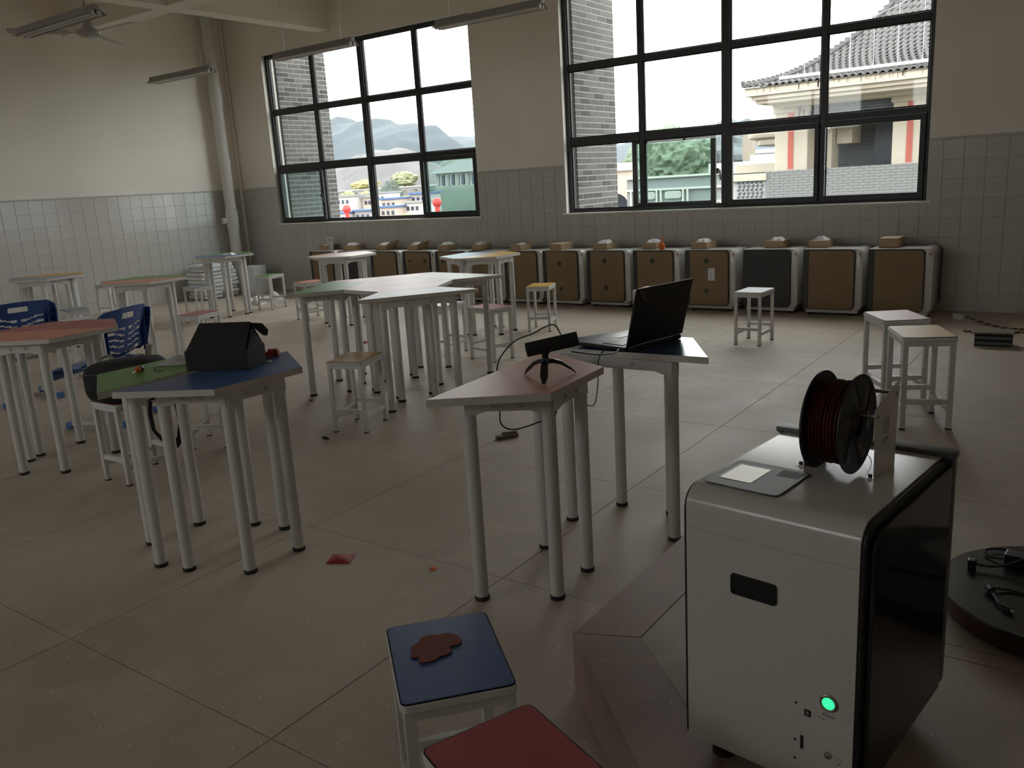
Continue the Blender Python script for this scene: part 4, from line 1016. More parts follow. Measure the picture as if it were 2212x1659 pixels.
# ------------------------------------------------------------------ blue chairs
def make_chair():
    """faces +x, origin on the floor between the feet; BW wide"""
    root = empty('blue_chair', (0, 0, 0)); W2 = .27
    zb0, zt0 = .43, .80
    def backx(z, y):  # curved back, concave towards +x
        return -.150 - .10*(z-zb0)/(zt0-zb0) + .05*(y/W2)**2 + (.11*max(0, (.50-z)/.07)**1.3 if z < .50 else 0)
    th_ = .006
    def outline(z):    # half width
        t = (z-zb0)/(zt0-zb0); 
        return W2*(1 - .10*max(0, (t-.82)/.18)**2*3 - .08*max(0, (.35-t)))
    # shell as strips around the handle hole and the slots
    nz_, ny_ = 38, 40
    holes = []
    def is_hole(y, z):
        if abs(y) < .062 and .725 < z < .757: return True
        for k in range(5):
            zc = .655 - .042*k; a = abs(y)
            if .012 < a < .175:
                zz_ = zc + (.022 if a > .13 else (-.0 + (a-.05)*.27 if a > .05 else 0))
                if abs(z-zz_) < .006: return True
        return False
    vs = {}; V = []; Fc = []
    def vid(i, j, s_):
        k = (i, j, s_)
        if k not in vs:
            z = zb0+(zt0-zb0)*i/nz_; hw = outline(z); y = hw*(2*j/ny_-1)
            if i == nz_: z -= .02*(abs(y)/W2)**2
            vs[k] = len(V); V.append((backx(z, y)+(th_/2)*s_, y, z))
        return vs[k]
    cells = set()
    for i in range(nz_):
        for j in range(ny_):
            z = zb0+(zt0-zb0)*(i+.5)/nz_; y = outline(z)*(2*(j+.5)/ny_-1)
            if not is_hole(y, z): cells.add((i, j))
    for (i, j) in cells:
        Fc.append((vid(i, j, 1), vid(i, j+1, 1), vid(i+1, j+1, 1), vid(i+1, j, 1)))
        Fc.append((vid(i, j, -1), vid(i+1, j, -1), vid(i+1, j+1, -1), vid(i, j+1, -1)))
        for (di, dj, e) in ((-1, 0, ((0, 0), (0, 1))), (1, 0, ((1, 1), (1, 0))), (0, -1, ((1, 0), (0, 0))), (0, 1, ((0, 1), (1, 1)))):
            if (i+di, j+dj) not in cells:
                a = (i+e[0][0], j+e[0][1]); b = (i+e[1][0], j+e[1][1])
                Fc.append((vid(*a, 1), vid(*a, -1), vid(*b, -1), vid(*b, 1)))
    MB().add(V, Fc).build('backrest', BLUEP, root, smooth=True)
    # rear side wings and ribs
    for s in (-1, 1):
        rb = MB()
        for (z, L) in ((.50, .05), (.56, .05), (.62, .05), (.68, .045)):
            rb.box((backx(z, W2*.9)-.020, s*W2*.90, z), (.04, .045, .003))
        rb.bb(backx(.6, W2*.76)-.040, backx(.6, W2*.76)-.002, s*W2*.76-.002, s*W2*.76+.002, .46, .74)
        rb.build('side_rib', BLUEP, root)
        MB().rings([[(backx(z, W2)-.045*q, s*(outline(z)-.002), z) for q in (0, 1)] + [(backx(z, W2)-.045*q, s*(outline(z)-.008), z) for q in (1, 0)] for z in (.46, .52, .6, .7, .76)]).build('side_wing', BLUEP, root)
    # seat
    ny2, nx2 = 16, 16; V = []; Fc = []
    for s_ in (0, 1):
        for i in range(nx2+1):
            for j in range(ny2+1):
                u, v = i/nx2, 2*j/ny2-1; x = -.14+.40*u; hw = .225-.03*max(0, u-.8)*5*.5
                z = .425 - .014*(1-v*v)*math.sin(PI*min(1, u*1.1)) - (.03*((u-.85)/.15)**2 if u > .85 else 0)
                V.append((x, v*hw, z-.012*s_))
    n1 = (nx2+1)*(ny2+1)
    for i in range(nx2):
        for j in range(ny2):
            a = i*(ny2+1)+j; b = a+1; c = a+ny2+2; d = a+ny2+1; Fc += [(a, d, c, b), (n1+a, n1+b, n1+c, n1+d)]
    for i in range(nx2):
        for j in (0, ny2): a = i*(ny2+1)+j; d = a+ny2+1; Fc.append((a, d, n1+d, n1+a))
    for j in range(ny2):
        for i in (0, nx2): a = i*(ny2+1)+j; Fc.append((a, a+1, n1+a+1, n1+a))
    seat = MB().add(V, Fc).build('seat', BLUEP, root, smooth=True)
    sk = MB(); sk.bb(.235, .262, -.215, .215, .345, .392)
    for k in range(8): sk.bb(.236, .266, -.21+k*.054, -.21+k*.054+.042, .375, .400)
    sk.build('front_skirt', BLUEP, seat)
    for s in (-1, 1):
        MB().tube([(-.205, s*.22, .50), (-.185, s*.222, .42), (-.14, s*.222, .38), (.05, s*.222, .375)], [.026, .024, .02, .018], 10).build('back_bracket', GREYP, root, smooth=True)
        MB().tube([(.02, s*.20, .385), (-.005, s*.19, .20), (.0, s*.185, .04)], .021, 12).build('leg', GREYP, root, smooth=True)
        f = MB().tube([(-.20, s*.185, .030), (.19, s*.185, .030)], .020, 12).build('foot_bar', GREYP, root, smooth=True)
        for e in (-1, 1): MB().box((e*.205-.003, s*.185, .024), (.045, .050, .048)).build('foot_cap', BLUEF, f, bevel=.008)
    MB().cyl((.0, -.185, .33), (.0, .185, .33), .014, 10).build('cross_bar', GREYP, root, smooth=True)
    return root
ch = make_chair(); ch.location = (-5.647, 3.008, 0); ch.rotation_euler = (0, 0, R(206)); ch.scale = (1.0, 1.05, 1)
tag(ch, 'blue plastic chair with slatted back behind the black backpack', 'chair', 'blue plastic chairs')
c2 = dup(ch); c2.location = (-7.03, 3.05, 0); c2.rotation_euler = (0, 0, R(172))
tag(c2, 'blue plastic chair cut by the left edge of the photo', 'chair', 'blue plastic chairs')

# dark red cut-out on the near blue stool
pts = []
key = [(-.078, .006), (-.072, .030), (-.052, .040), (-.040, .058), (-.012, .066), (.010, .058), (.030, .060), (.052, .052), (.066, .036), (.070, .014), (.056, -.002), (.040, .000), (.030, -.006), (.034, -.022), (.014, -.034), (-.006, -.036), (-.020, -.046), (-.044, -.048), (-.064, -.042), (-.062, -.022), (-.080, -.018)]
n = len(key)
for i in range(n):
    a, b, c, d = [Vector(key[(i+k) % n]) for k in (-1, 0, 1, 2)]
    for k in range(4):
        t = k/4; p = .5*((2*b)+(-a+c)*t+(2*a-5*b+4*c-d)*t*t+(-a+3*b-3*c+d)*t**3); wv = 1+.02*math.sin(i*4+k*2.4); pts.append((p.x*wv, p.y*wv))
co = MB().prism(pts, 0, .0025).build('paper_cut_out', mat('dark_red_card', (.20, .035, .022), .7), bevel=.0003, seg=1)
co.location = (-1.150, 1.250, HS+.0008); co.rotation_euler = (0, 0, R(50)); co.scale = (.78, .98, 1)
tag(co, 'dark red cloud-shaped cut-out lying on the near blue stool', 'cut-out')

# ------------------------------------------------------------------ round dark table top lying on the podium, with cables
rt = empty('round_table_top', (-.02, 2.585, PZ), 0, label='low round dark table with a reddish edge behind the foreground printer', cat='table')
RTM = mat('dark_glass_top', (.022, .024, .026), .25, spec=.5); RTE = mat('red_brown_wood_edge', (.05, .012, .010), .4)
MB().lathe([(.0, .07), (.315, .07), (.318, .066), (.318, .06), (.0, .06)], 72).build('top', RTM, rt, smooth=True)
MB().lathe([(.0, .0), (.290, .0), (.308, .012), (.308, .052), (.300, .060), (.0, .060)], 72).build('rim', RTE, rt, smooth=True)
zc = PZ+.0705
def rtc(px, py): return (px, py)
def thing_tube(nm, pts, r, m, label, cat): return tag(MB().tube(curve(pts), r, 7).build(nm, m, smooth=True), label, cat)
ad = empty('power_adapter', (-.125, 2.72, zc), -.1, label='black power adapter brick on the round dark table', cat='adapter')
MB().box((0, 0, .018), (.12, .052, .034)).build('case', BLACK, ad, bevel=.004)
thing_tube('adapter_cable', [(-.185, 2.72, zc+.012), (-.225, 2.735, zc+.006), (-.240, 2.765, zc+.012), (-.20, 2.80, zc+.008), (-.15, 2.79, zc+.006), (-.10, 2.80, zc+.004), (-.02, 2.80, zc+.004)], .003, CB, 'black cable curling around the power adapter', 'cable')
pg = empty('power_plug', (-.262, 2.640, zc), 0, label='black plug with its lead at the left of the round dark table', cat='plug')
MB().box((-.0, 0, .014), (.022, .026, .028)).build('plug_body', BLACK, pg, bevel=.003)
MB().tube(curve([(.010, 0, .014), (.05, .005, .014), (.09, .02, .022), (.14, .045, .045)]), .004, 7).build('lead', CB, pg, smooth=True)
pg2 = empty('dc_plug', (-.205, 2.505, zc), 0, label='black lead with a metal-tipped plug at the front of the round dark table', cat='plug')
MB().tube([(0, 0, .012), (.012, -.020, .012)], .010, 10).build('connector', BLACK, pg2, smooth=True)
MB().tube(curve([(.012, -.020, .012), (.024, -.05, .010), (.034, -.075, .008), (.052, -.092, .008)]), .0045, 7).build('lead', CB, pg2, smooth=True)
MB().tube([(.052, -.092, .008), (.066, -.105, .008)], .008, 10).build('plug_tip', BLACK, pg2, smooth=True); MB().tube([(.066, -.105, .008), (.075, -.113, .008)], .004, 8).build('metal_tip', STEEL, pg2, smooth=True)
thing_tube('loose_cable', [(-.195, 2.51, zc+.010), (-.15, 2.53, zc+.004), (-.09, 2.52, zc+.004), (-.03, 2.50, zc+.004), (.05, 2.47, zc+.004), (.12, 2.46, zc+.004)], .0035, CB, 'black loose cable lying across the front of the round dark table', 'cable')
pouch('plastic_bag', -.01, 2.70, .6, .20, .22, .045, mat('clear_bag', (.55, .57, .58), .15, alpha=.32, bump=.5, bscale=25), 'crumpled clear plastic bag on the round dark table', 'bag', 11, zc)

# ------------------------------------------------------------------ things on the floor
REDF = mat('red_plastic_film', (.42, .045, .04), .4, alpha=.85)
pouch('red_plastic_scrap', -2.473, 2.150, .5, .10, .09, .014, REDF, 'crumpled red plastic scrap on the floor, middle foreground', 'scrap', 21, .0005)
pouch('orange_crumb', -2.073, 2.262, .2, .026, .022, .008, ORANGE, 'tiny orange scrap on the floor right of the red one', 'scrap', 22, .0005)
pouch('red_paper_bit', -6.017, 5.84, .2, .07, .05, .03, RED, 'tiny red scrap on the floor behind the star-shaped tables', 'scrap', 23, .0005)
pouch('dark_crumb', -3.85, 3.335, -.3, .06, .025, .012, BLKM, 'small dark scrap on the floor before the mustard stool', 'scrap', 24, .0005)
pouch('brown_crumb', -4.689, 3.967, -.3, .03, .02, .008, mat('brown_scrap', (.20, .07, .03), .8), 'tiny brown scrap left of the mustard stool', 'scrap', 25, .0005)
pouch('torn_paper', -4.113, 5.80, .1, .10, .03, .006, PAPER, 'torn white paper strip on the floor by the pinkish red stool', 'scrap', 26, .0005)
WOOD = mat('raw_wood', (.20, .17, .13), .85, var=.2, vscale=30)
o = empty('wood_chip', (-2.821, 3.815, .0005), .95, label='short grey-brown wood offcut on the floor between the front tables', cat='wood')
MB().box((0, 0, .012), (.135, .035, .02), rz=.05).build('strip', WOOD, o, bevel=.002); MB().box((.02, .012, .027), (.09, .018, .010), rz=-.1).build('splinter', WOOD, o, bevel=.002)
pouch('plastic_bag', -9.93, 7.60, .3, .25, .18, .13, WPLAST, 'crumpled white plastic under the table before the drain pipe', 'bag', 31, .0005)
pouch('plastic_bag', -10.10, 8.05, .9, .30, .2, .12, WPLAST, 'crumpled white plastic behind the green-topped stool', 'bag', 32, .0005)
# stack of wrapped boards by the left wall
for k in range(9):
    h_ = .055
    o = empty('wrapped_board', (-11.45+rnd.uniform(-.02, .02), 8.02+rnd.uniform(-.015, .015), .012+k*(h_+.003)), R(rnd.uniform(-3, 3)), group='white wrapped boards stacked by the left wall',
              label='white wrapped board in the stack by the left wall, layer %s' % ('at the very bottom', 'second from the bottom', 'third from the bottom', 'fourth from the bottom', 'in the middle', 'fourth from the top', 'third from the top', 'second from the top', 'at the very top')[k], cat='board')
    MB().box((0, 0, h_/2), (.42, .62 if k < 7 else .5, h_*.92)).build('board', WPLAST, o, bevel=.010)
    MB().box((.212, rnd.uniform(-.2, .2), h_/2), (.004, .03, .02)).build('black_strap', BLACK, o)
o = empty('carton', (-11.10, 8.55, 0), R(3), label='white carton with a row of black marks beside the drain pipe', cat='box')
MB().box((0, 0, .22), (.30, .24, .44)).build('carton_body', PAPER, o, bevel=.004)
for k in range(6): MB().box((-.13, -.1215, .06+k*.06), (.02, .003, .03)).build('black_mark', BLACK, o)
# brick-like heater, orange power strip and wires near the right window wall
o = empty('block_with_lid', (-.70, 7.42, 0), R(2), label='dark slotted block with a dusty plank lid on the floor at the right', cat='block')
MB().box((0, 0, .055), (.255, .15, .10)).build('block', BLKM, o, bevel=.003)
for z in (.03, .072): MB().box((0, -.0755, z), (.25, .004, .022)).build('slot_rail', PRDK, o)
MB().box((-.005, 0, .112), (.29, .19, .012), rz=.03).build('plank_lid', WOOD, o, bevel=.002)
MB().box((0, 0, .003), (.26, .16, .006)).build('bottom_plate', STEEL, o)
o = empty('orange_tool', (-.40, 7.95, 0), R(3), label='orange power tool case behind the dark block at the right edge', cat='tool')
MB().box((.05, 0, .035), (.36, .09, .045)).build('body', ORANGE, o, bevel=.01); MB().box((-.04, 0, .085), (.03, .04, .06)).build('switch', BLACK, o, bevel=.004)
MB().tube(curve([(-.03, .02, .11), (.02, .0, .15), (.06, -.06, .13), (.07, -.14, .06), (.02, -.25, .02), (-.06, -.36, .03)]), .006, 8).build('cable', CB, o, smooth=True)
YEL = mat('yellow_wire', (.34, .26, .08), .5)
pp = [(-1.04, 8.55, .03), (-.98, 8.50, .02), (-.88, 8.36, .012), (-.78, 8.22, .012), (-.68, 8.12, .012), (-.58, 8.10, .012), (-.46, 8.18, .014), (-.36, 8.34, .02), (-.30, 8.46, .03)]
def twisted(nm, pts, label):
    c = curve(pts, 12); root = empty(nm, (0, 0, 0), label=label, cat='wire')
    for ph, m in ((0, YEL), (PI, BLACK)):
        q = []
        for i, p in enumerate(c):
            d = (c[min(i+1, len(c)-1)]-c[max(i-1, 0)]).normalized(); s_ = d.cross(Vector((0, 0, 1))).normalized(); a = i*.75+ph
            q.append(p+s_*.008*math.cos(a)+Vector((0, 0, .006+.006*math.sin(a))))
        MB().tube(q, .0065, 6).build('wire_strand', m, root, smooth=True)
    return root
twisted('twisted_wire', pp, 'black and yellow twisted flex running from the plug along the wall')
twisted('twisted_wire', [(-.98, 7.98, .0), (-.86, 7.90, .0), (-.72, 7.86, .0), (-.62, 7.98, .0), (-.50, 8.06, .0), (-.40, 8.20, .0), (-.33, 8.30, .0)], 'short black and yellow flex loop in front of the longer one')
o = empty('wall_plug', (-1.10, 8.58, .001), R(-30), label='pale translucent plug lying on the floor at the start of the twisted flex', cat='plug')
MB().box((0, 0, .025), (.10, .05, .05)).build('plug_body', PLAST, o, bevel=.01)
o = empty('cable_bundle', (-.26, 8.58, .0), 0, label='tangle of black tape and cable on the floor at the right wall', cat='cable')
r5 = random.Random(5)
for k in range(6):
    a = k*1.1
    MB().tube(curve([(.0+.10*math.cos(a+t), .08*math.sin(a*1.3+t), .07+.05*math.sin(t*2+a)) for t in (0, .9, 1.8, 2.7, 3.6)]), .016, 7).build('loop', BLKM, o, smooth=True)
MB().tube([(.05, .02, .06), (.2, .02, .07), (.42, .03, .07)], .03, 10).build('sleeve', BLKM, o, smooth=True)

# ------------------------------------------------------------------ outside
GZ = -7.0
GRASS = mat('far_ground', (.10, .105, .075), .95, var=.25, vscale=.02)
tag(MB().bb(-900, 700, -600, 900, GZ-1, GZ).build('outside_ground', GRASS), kind='structure')
CREAM = mat('cream_stone', (.47, .415, .35), .85, var=.06, vscale=1.5)
RTILE = mat('grey_roof_tile', (.10, .097, .097), .8, var=.12, vscale=3)
REDT = mat('red_tile_stripe', (.42, .10, .08), .8)
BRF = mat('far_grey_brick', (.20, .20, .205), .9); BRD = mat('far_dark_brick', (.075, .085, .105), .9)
FARM = mat('far_mortar', (.36, .355, .35), .9); DKW = mat('dark_window', (.03, .04, .06), .3)
def brickwall(par, x0, x1, y, z0, z1, m, nm='bricks', L=.24, H=.058, g=.012, depth=.02):
    b = MB(); z = z0; r = 0
    while z < z1-.01:
        x = x0-(0 if r % 2 else L/2)
        while x < x1:
            a, c = max(x, x0), min(x+L, x1)
            if c-a > .03: b.bb(a, c, y-depth, y, z, min(z+H, z1))
            x += L+g
        z += H+g; r += 1
    o = b.build(nm, m, par); o['kind'] = 'stuff'; return o
# pagoda-roofed building, right window
pb = empty('pavilion_building', (0, 0, 0), label='cream building with grey tiled roof and red striped columns outside the right window', cat='building')
MB().bb(-7.81, 2.5, 23.02, 23.3, GZ, 1.38).build('parapet_wall', FARM, pb)
brickwall(pb, -7.81, -1.5, 23.02, -.35, 1.38, BRF, 'parapet_bricks')
MB().bb(-9.0, -7.81, 23.05, 23.4, GZ, 1.20).build('lattice_wall', FARM, pb)
MB().bb(-9.0, -7.78, 22.95, 23.45, 1.16, 1.34).build('coping', CREAM, pb); MB().bb(-9.0, -7.8, 22.98, 23.4, .50, .64).build('coping', CREAM, pb)
lt = MB()
for i in range(6):
    for j in range(5):
        x, z = -8.58+i*.125+(j % 2)*.03, .72+j*.095; lt.box((x, 23.04, z), (.075, .03, .028), ry=.5); lt.box((x+.02, 23.035, z+.02), (.028, .03, .07), ry=.5)
lt.build('lattice', BRD, pb)
for (a, b) in ((-7.74, -6.86), (-4.77, -3.95), (-1.4, -.6)):
    MB().bb(a, b, 23.5, 24.4, GZ, 3.10).build('column', CREAM, pb, bevel=.03)
    MB().bb(a-.05, b+.05, 23.42, 24.45, 2.86, 3.08).build('capital', CREAM, pb, bevel=.05)
    c = (a+b)/2; s = MB(); z = 1.42
    MB().bb(c-.075, c+.075, 23.485, 23.5, 1.3, 2.86).build('stripe_recess', mat('stripe_mortar', (.55, .3, .26), .9), pb)
    while z < 2.82: s.bb(c-.068, c+.068, 23.47, 23.486, z, z+.055); z += .066
    s.build('red_stripe', REDT, pb)
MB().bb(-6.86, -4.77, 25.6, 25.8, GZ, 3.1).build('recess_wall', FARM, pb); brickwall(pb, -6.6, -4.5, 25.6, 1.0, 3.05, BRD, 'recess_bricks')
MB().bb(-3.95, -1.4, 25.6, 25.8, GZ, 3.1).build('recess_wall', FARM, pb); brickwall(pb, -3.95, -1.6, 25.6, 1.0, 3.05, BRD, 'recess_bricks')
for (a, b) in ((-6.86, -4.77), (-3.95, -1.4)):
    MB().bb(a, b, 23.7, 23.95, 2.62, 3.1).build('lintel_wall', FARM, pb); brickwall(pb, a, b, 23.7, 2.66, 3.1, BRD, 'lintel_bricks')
    MB().bb(a, b, 23.62, 24.0, 2.50, 2.62).build('lintel_band', CREAM, pb)
MB().bb(-5.62, -5.14, 25.5, 25.6, 1.0, 2.75).build('door_opening', DKW, pb)
MB().bb(-6.40, -6.0, 24.6, 25.6, 2.0, 2.62).build('hanging_panel', CREAM, pb); MB().bb(-6.84, -6.42, 24.2, 24.9, .9, 2.4).build('side_pier', CREAM, pb)
MB().tube([(-7.05, 23.4, 3.0), (-7.05, 23.35, 2.75), (-6.93, 23.35, 2.72), (-6.93, 23.35, 2.92)], .03, 8).build('wall_lamp', PRDK, pb)
# eaves: stepped cream fascia
for (x0, y0, z0, z1) in ((-8.03, 22.0, 3.27, 3.47), (-7.90, 22.12, 3.17, 3.27), (-7.83, 22.25, 3.08, 3.17), (-7.6, 22.9, 3.0, 3.08)):
    MB().bb(x0, 3.0, y0, 27, z0, z1).build('eave_fascia', CREAM, pb)
st_ = MB(); r6 = random.Random(6)
for k in range(46):
    x = r6.uniform(-7.8, -3.4); st_.bb(x, x+r6.uniform(.008, .035), 21.995, 22.001, 3.46-r6.uniform(.05, .17), 3.465)
st_.build('weather_streaks', mat('streak', (.30, .26, .20), .9), pb)['kind'] = 'stuff'
# tiled roof: rows of corrugated tiles, each row stepped; left hip edge curves up
rows = []; N = 30
def prof_roof(t):    # t 0..1 along slope: (y, z, left x)
    y = 21.95+6.0*t; z = 3.50+.55*t+3.4*t**2.2; x = -8.06+3.4*t**.9*(1.0) - .25*math.sin(PI*min(1, t*1.4))
    return y, z, x
rf = MB(); wl_ = .165
for k in range(N):
    t0, t1 = k/N, (k+1)/N; y0, z0, xl = prof_roof(t0); y1, z1, xl1 = prof_roof(t1); x = xl; pr_ = []
    ns_ = int((2.6-xl)/wl_*6)
    A = []; B = []; Cc = []
    for i in range(ns_):
        xx_ = xl+i*wl_/6; h = .028*math.sin(2*PI*i/6+k*.0)
        A.append((xx_, y0-.02, z0+h+.030)); B.append((xx_, y1, z1+h)); Cc.append((xx_, y0-.018, z0+h-.01))
    vs = A+B+Cc; m_ = len(A)
    rf.add(vs, [(i, i+1, m_+i+1, m_+i) for i in range(m_-1)] + [(i, 2*m_+i, 2*m_+i+1, i+1) for i in range(m_-1)])
o = rf.build('roof_tiles', RTILE, pb); o['kind'] = 'stuff'
hp_ = MB(); q = [prof_roof(t/14) for t in range(15)]
hp_.tube([(x, y, z+.05) for y, z, x in q], .07, 8); hp_.build('hip_ridge', RTILE, pb, smooth=True)
hb = MB()
for t in range(40):
    y, z, x = prof_roof(t/40); hb.box((x, y, z+.12), (.10, .08, .06), rz=.4)
hb.build('hip_ridge_tiles', RTILE, pb)['kind'] = 'stuff'
MB().bb(-7.4, 3, 22.75, 22.85, 3.66, 3.74).build('roof_rail_band', mat('pale_ridge', (.5, .49, .48), .8), pb)
MB().add([(p[2], p[0], p[1]-.05) for p in q]+[(3, p[0], p[1]-.05) for p in q], [(i, i+1, 15+i+1, 15+i) for i in range(14)]).build('roof_deck', RTILE, pb)
w_ = MB()
for i in range(9):
    x = -7.9+i*.55; w_.tube([(x, 22.9, 3.6), (x, 22.9, 3.95+.19*i)], .008, 5)
w_.tube([(-7.95, 22.9, 3.88), (-5.5, 22.9, 4.75), (-3.0, 22.9, 5.6)], .007, 5); w_.tube([(-7.9, 22.9, 3.5), (-7.98, 22.9, 4.4)], .012, 5)
w_.build('lightning_wire', mat('pale_wire', (.4, .4, .42), .7), pb)
# second cream eave below-left
lb = empty('lower_pavilion', (0, 0, 0), label='cream bay with streaked round eave left of the striped column outside', cat='building')
MB().prism([(-9.75, 27), (-9.75, 31), (-7.8, 31), (-7.8, 26), (-9.3, 26)], 2.35, 2.95).build('eave', CREAM, lb, bevel=.12)
MB().prism([(-9.5, 27.1), (-9.5, 31), (-7.8, 31), (-7.8, 26.2), (-9.1, 26.2)], 2.15, 2.35).build('eave_band', CREAM, lb, bevel=.06)
MB().bb(-8.6, -7.8, 26.6, 30, 1.35, 2.15).build('bay_wall', mat('bay_grey', (.30, .30, .29), .9), lb); MB().bb(-9.9, -8.4, 26.4, 26.6, 1.36, 1.62).build('cornice', CREAM, lb)
# grey annex with recessed panels and balustrade, seen through the open sash
AG = mat('annex_grey', (.20, .215, .215), .9); AP = mat('annex_pale', (.42, .42, .39), .9)
an = empty('grey_annex', (0, 0, 0), label='low grey building with pale pilasters and a balustrade outside the right window', cat='building')
MB().bb(-23.45, -13, 45, 52, GZ, 1.35).build('annex_wall', AG, an)
MB().bb(-23.45, -13, 44.8, 45.1, .62, .74).build('cornice', AP, an); MB().bb(-23.45, -13, 44.8, 45.1, 1.30, 1.42).build('roof_edge', AP, an)
for k in range(5):
    x = -22.9+k*1.62
    if k != 3: MB().bb(x-.26, x-.16, 44.8, 45, GZ, .62).build('pilaster', AP, an); MB().bb(x+.0, x+.10, 44.8, 45, GZ, .62).build('pilaster', AP, an)
for x in (-22.1, -20.5): MB().prism(rrect(1.0, .42, .14, 3, (x, .35)), 44.86, 44.95, fy).build('recessed_panel', AP, an); MB().prism(rrect(.9, .34, .1, 3, (x, .35)), 44.84, 44.87, fy).build('panel_face', mat('panel_face', (.34, .34, .33), .9), an)
MB().bb(-23, -17.5, 44.9, 45, -.22, -.1).build('band', AP, an)
MB().bb(-19.0, -16.0, 44.6, 44.75, -.12, -.02).build('handrail', AP, an); MB().bb(-19.0, -16.0, 44.6, 44.75, -.62, -.54).build('bottom_rail', AP, an)
for k in range(14): MB().bb(-18.9+k*.21, -18.81+k*.21, 44.62, 44.72, -.55, -.12).build('baluster', AP, an)
rb_ = empty('flat_roof_block', (0, 0, 0), label='stepped pale flat roofs above the grey annex outside the right window', cat='building')
MB().bb(-20.5, -12, 50, 58, 1.4, 1.95).build('roof_slab', AP, rb_, bevel=.05); MB().bb(-19, -12, 53, 60, 1.95, 2.35).build('roof_slab', AP, rb_, bevel=.05)
MB().bb(-22.4, -12, 62, 63, GZ, 3.2).build('blue_block', mat('blue_grey_wall', (.20, .23, .29), .9), rb_); MB().bb(-22.0, -12, 61.6, 62, 2.55, 2.85).build('pale_band', AP, rb_)
MB().bb(-21.3, -20.6, 58, 58.6, 1.5, 4.2).build('chimney', mat('chimney_brown', (.26, .22, .18), .9), rb_)
ar = empty('arched_gate_building', (0, 0, 0), label='pale pink wall with a round arch beside the brick pier outside', cat='building')
PK = mat('pale_pink_wall', (.48, .38, .33), .9)
arc = [(-26.2, GZ), (-26.2, 1.9), (-23.6, 1.9), (-23.6, GZ), (-23.85, GZ), (-23.85, -.35)] + [(-24.75+.9*math.cos(a), -.35+.9*math.sin(a)) for a in [PI*k/12 for k in range(1, 12)]] + [(-25.65, -.35), (-25.65, GZ)]
MB().prism(arc, 46, 46.6, fy).build('gate_wall', PK, ar); MB().bb(-26.3, -23.5, 45.8, 46.7, 1.85, 2.3).build('parapet', AP, ar)
MB().bb(-25.6, -23.9, 47.5, 47.6, GZ, .6).build('inner_glazing', DKW, ar)
def foliage(name, c, s, m, seed, label, trunk=True, sub=4, parent=None, group=None, cat='tree'):
    root = empty(name, (c[0], c[1], GZ), 0, label=label, cat=cat, group=group)
    bm = bmesh.new(); bmesh.ops.create_icosphere(bm, subdivisions=sub, radius=1)
    off_ = Vector((seed*3.1, seed*1.7, seed))
    for v in bm.verts:
        p = v.co.copy(); d = .82+.28*noise.noise(p*1.4+off_)+.14*noise.noise(p*4+off_)+.10*noise.noise(p*11+off_)+.07*noise.noise(p*24+off_)
        v.co = Vector((p.x*s[0]*d, p.y*s[1]*d, p.z*s[2]*d+c[2]-GZ))
    me = bpy.data.meshes.new('crown'); bm.to_mesh(me); bm.free(); me.materials.append(m)
    o = bpy.data.objects.new('crown', me); COL.objects.link(o); o.parent = root
    if trunk: MB().cyl((0, 0, 0), (0, 0, max(.5, c[2]-GZ)), .04*s[0]+.08, 8).build('trunk', WOOD, root)
    return root
LG = mat('leaf_green', (.13, .165, .115), .9, var=.25, vscale=.8); LG2 = mat('leaf_blue_green', (.14, .165, .175), .9, var=.2, vscale=.6)
LY = mat('leaf_yellow', (.30, .26, .12), .9, var=.2, vscale=.6); LD = mat('leaf_dark', (.075, .095, .08), .9, var=.25, vscale=.7); LYG = mat('leaf_yellow_green', (.21, .225, .13), .9, var=.2, vscale=.6)
foliage('tree', (-36.5, 80, 2.2), (5.2, 4, 4.6), LG, 1, 'big round green tree behind the grey annex outside the right window', sub=5)
foliage('tree', (-41.5, 84, .8), (3.4, 3, 4.0), LG, 2, 'pale green tree right beside the brick pier of the right window')
foliage('tree', (-31.8, 88, 3.0), (4.0, 4, 4.2), LG2, 3, 'blue-green tree right of the big round tree')
foliage('tree', (-31.5, 60, .6), (1.5, 1.5, 1.6), LYG, 4, 'small yellowish tree before the pink arched wall')
# hills (heightfields) beyond the left window and the right one
def hill(name, x0, x1, y0, y1, hfun, m, label, nx=90, ny=14):
    b = MB(); vs = []
    for i in range(nx+1):
        for j in range(ny+1):
            u, v = i/nx, j/ny; x = x0+(x1-x0)*u; y = y0+(y1-y0)*v
            h = hfun(u, v, x); vs.append((x, y, GZ-1+max(0, h)))
    fs = [(i*(ny+1)+j, (i+1)*(ny+1)+j, (i+1)*(ny+1)+j+1, i*(ny+1)+j+1) for i in range(nx) for j in range(ny)]
    o = b.add(vs, fs).build(name, m, smooth=True); return tag(o, label, 'hill')
def interp(x, pts):
    if x <= pts[0][0]: return pts[0][1]
    for (a, b), (c, d) in zip(pts, pts[1:]):
        if x <= c: t = (x-a)/(c-a); t = t*t*(3-2*t); return b+(d-b)*t
    return pts[-1][1]
def ridge(pts, rough=1.0, se=0):
    def f(u, v, x):
        e = math.sin(PI/2*min(1, v*1.25)) if v < .8 else 1-(v-.8)*2
        r = interp(x, pts)+8
        n = noise.noise(Vector((x*.02+se, v*3, 0)))*7+noise.noise(Vector((x*.08+se, v*9, 1)))*3+noise.noise(Vector((x*.3, v*20, 2)))*1.2
        return r*e+n*rough*(.4+.6*e)*min(1, v*4)
    return f
HM = mat('far_hill_haze_blue', (.072, .090, .102), 1, var=.12, vscale=.03); HM2 = mat('near_hill_haze_grey', (.125, .122, .125), 1, var=.2, vscale=.06); HG = mat('green_slope', (.045, .066, .052), 1, var=.18, vscale=.12)
HM3 = mat('farther_hill_haze_pale', (.10, .12, .13), 1)  # distance haze is put into the pale colours of all these hills
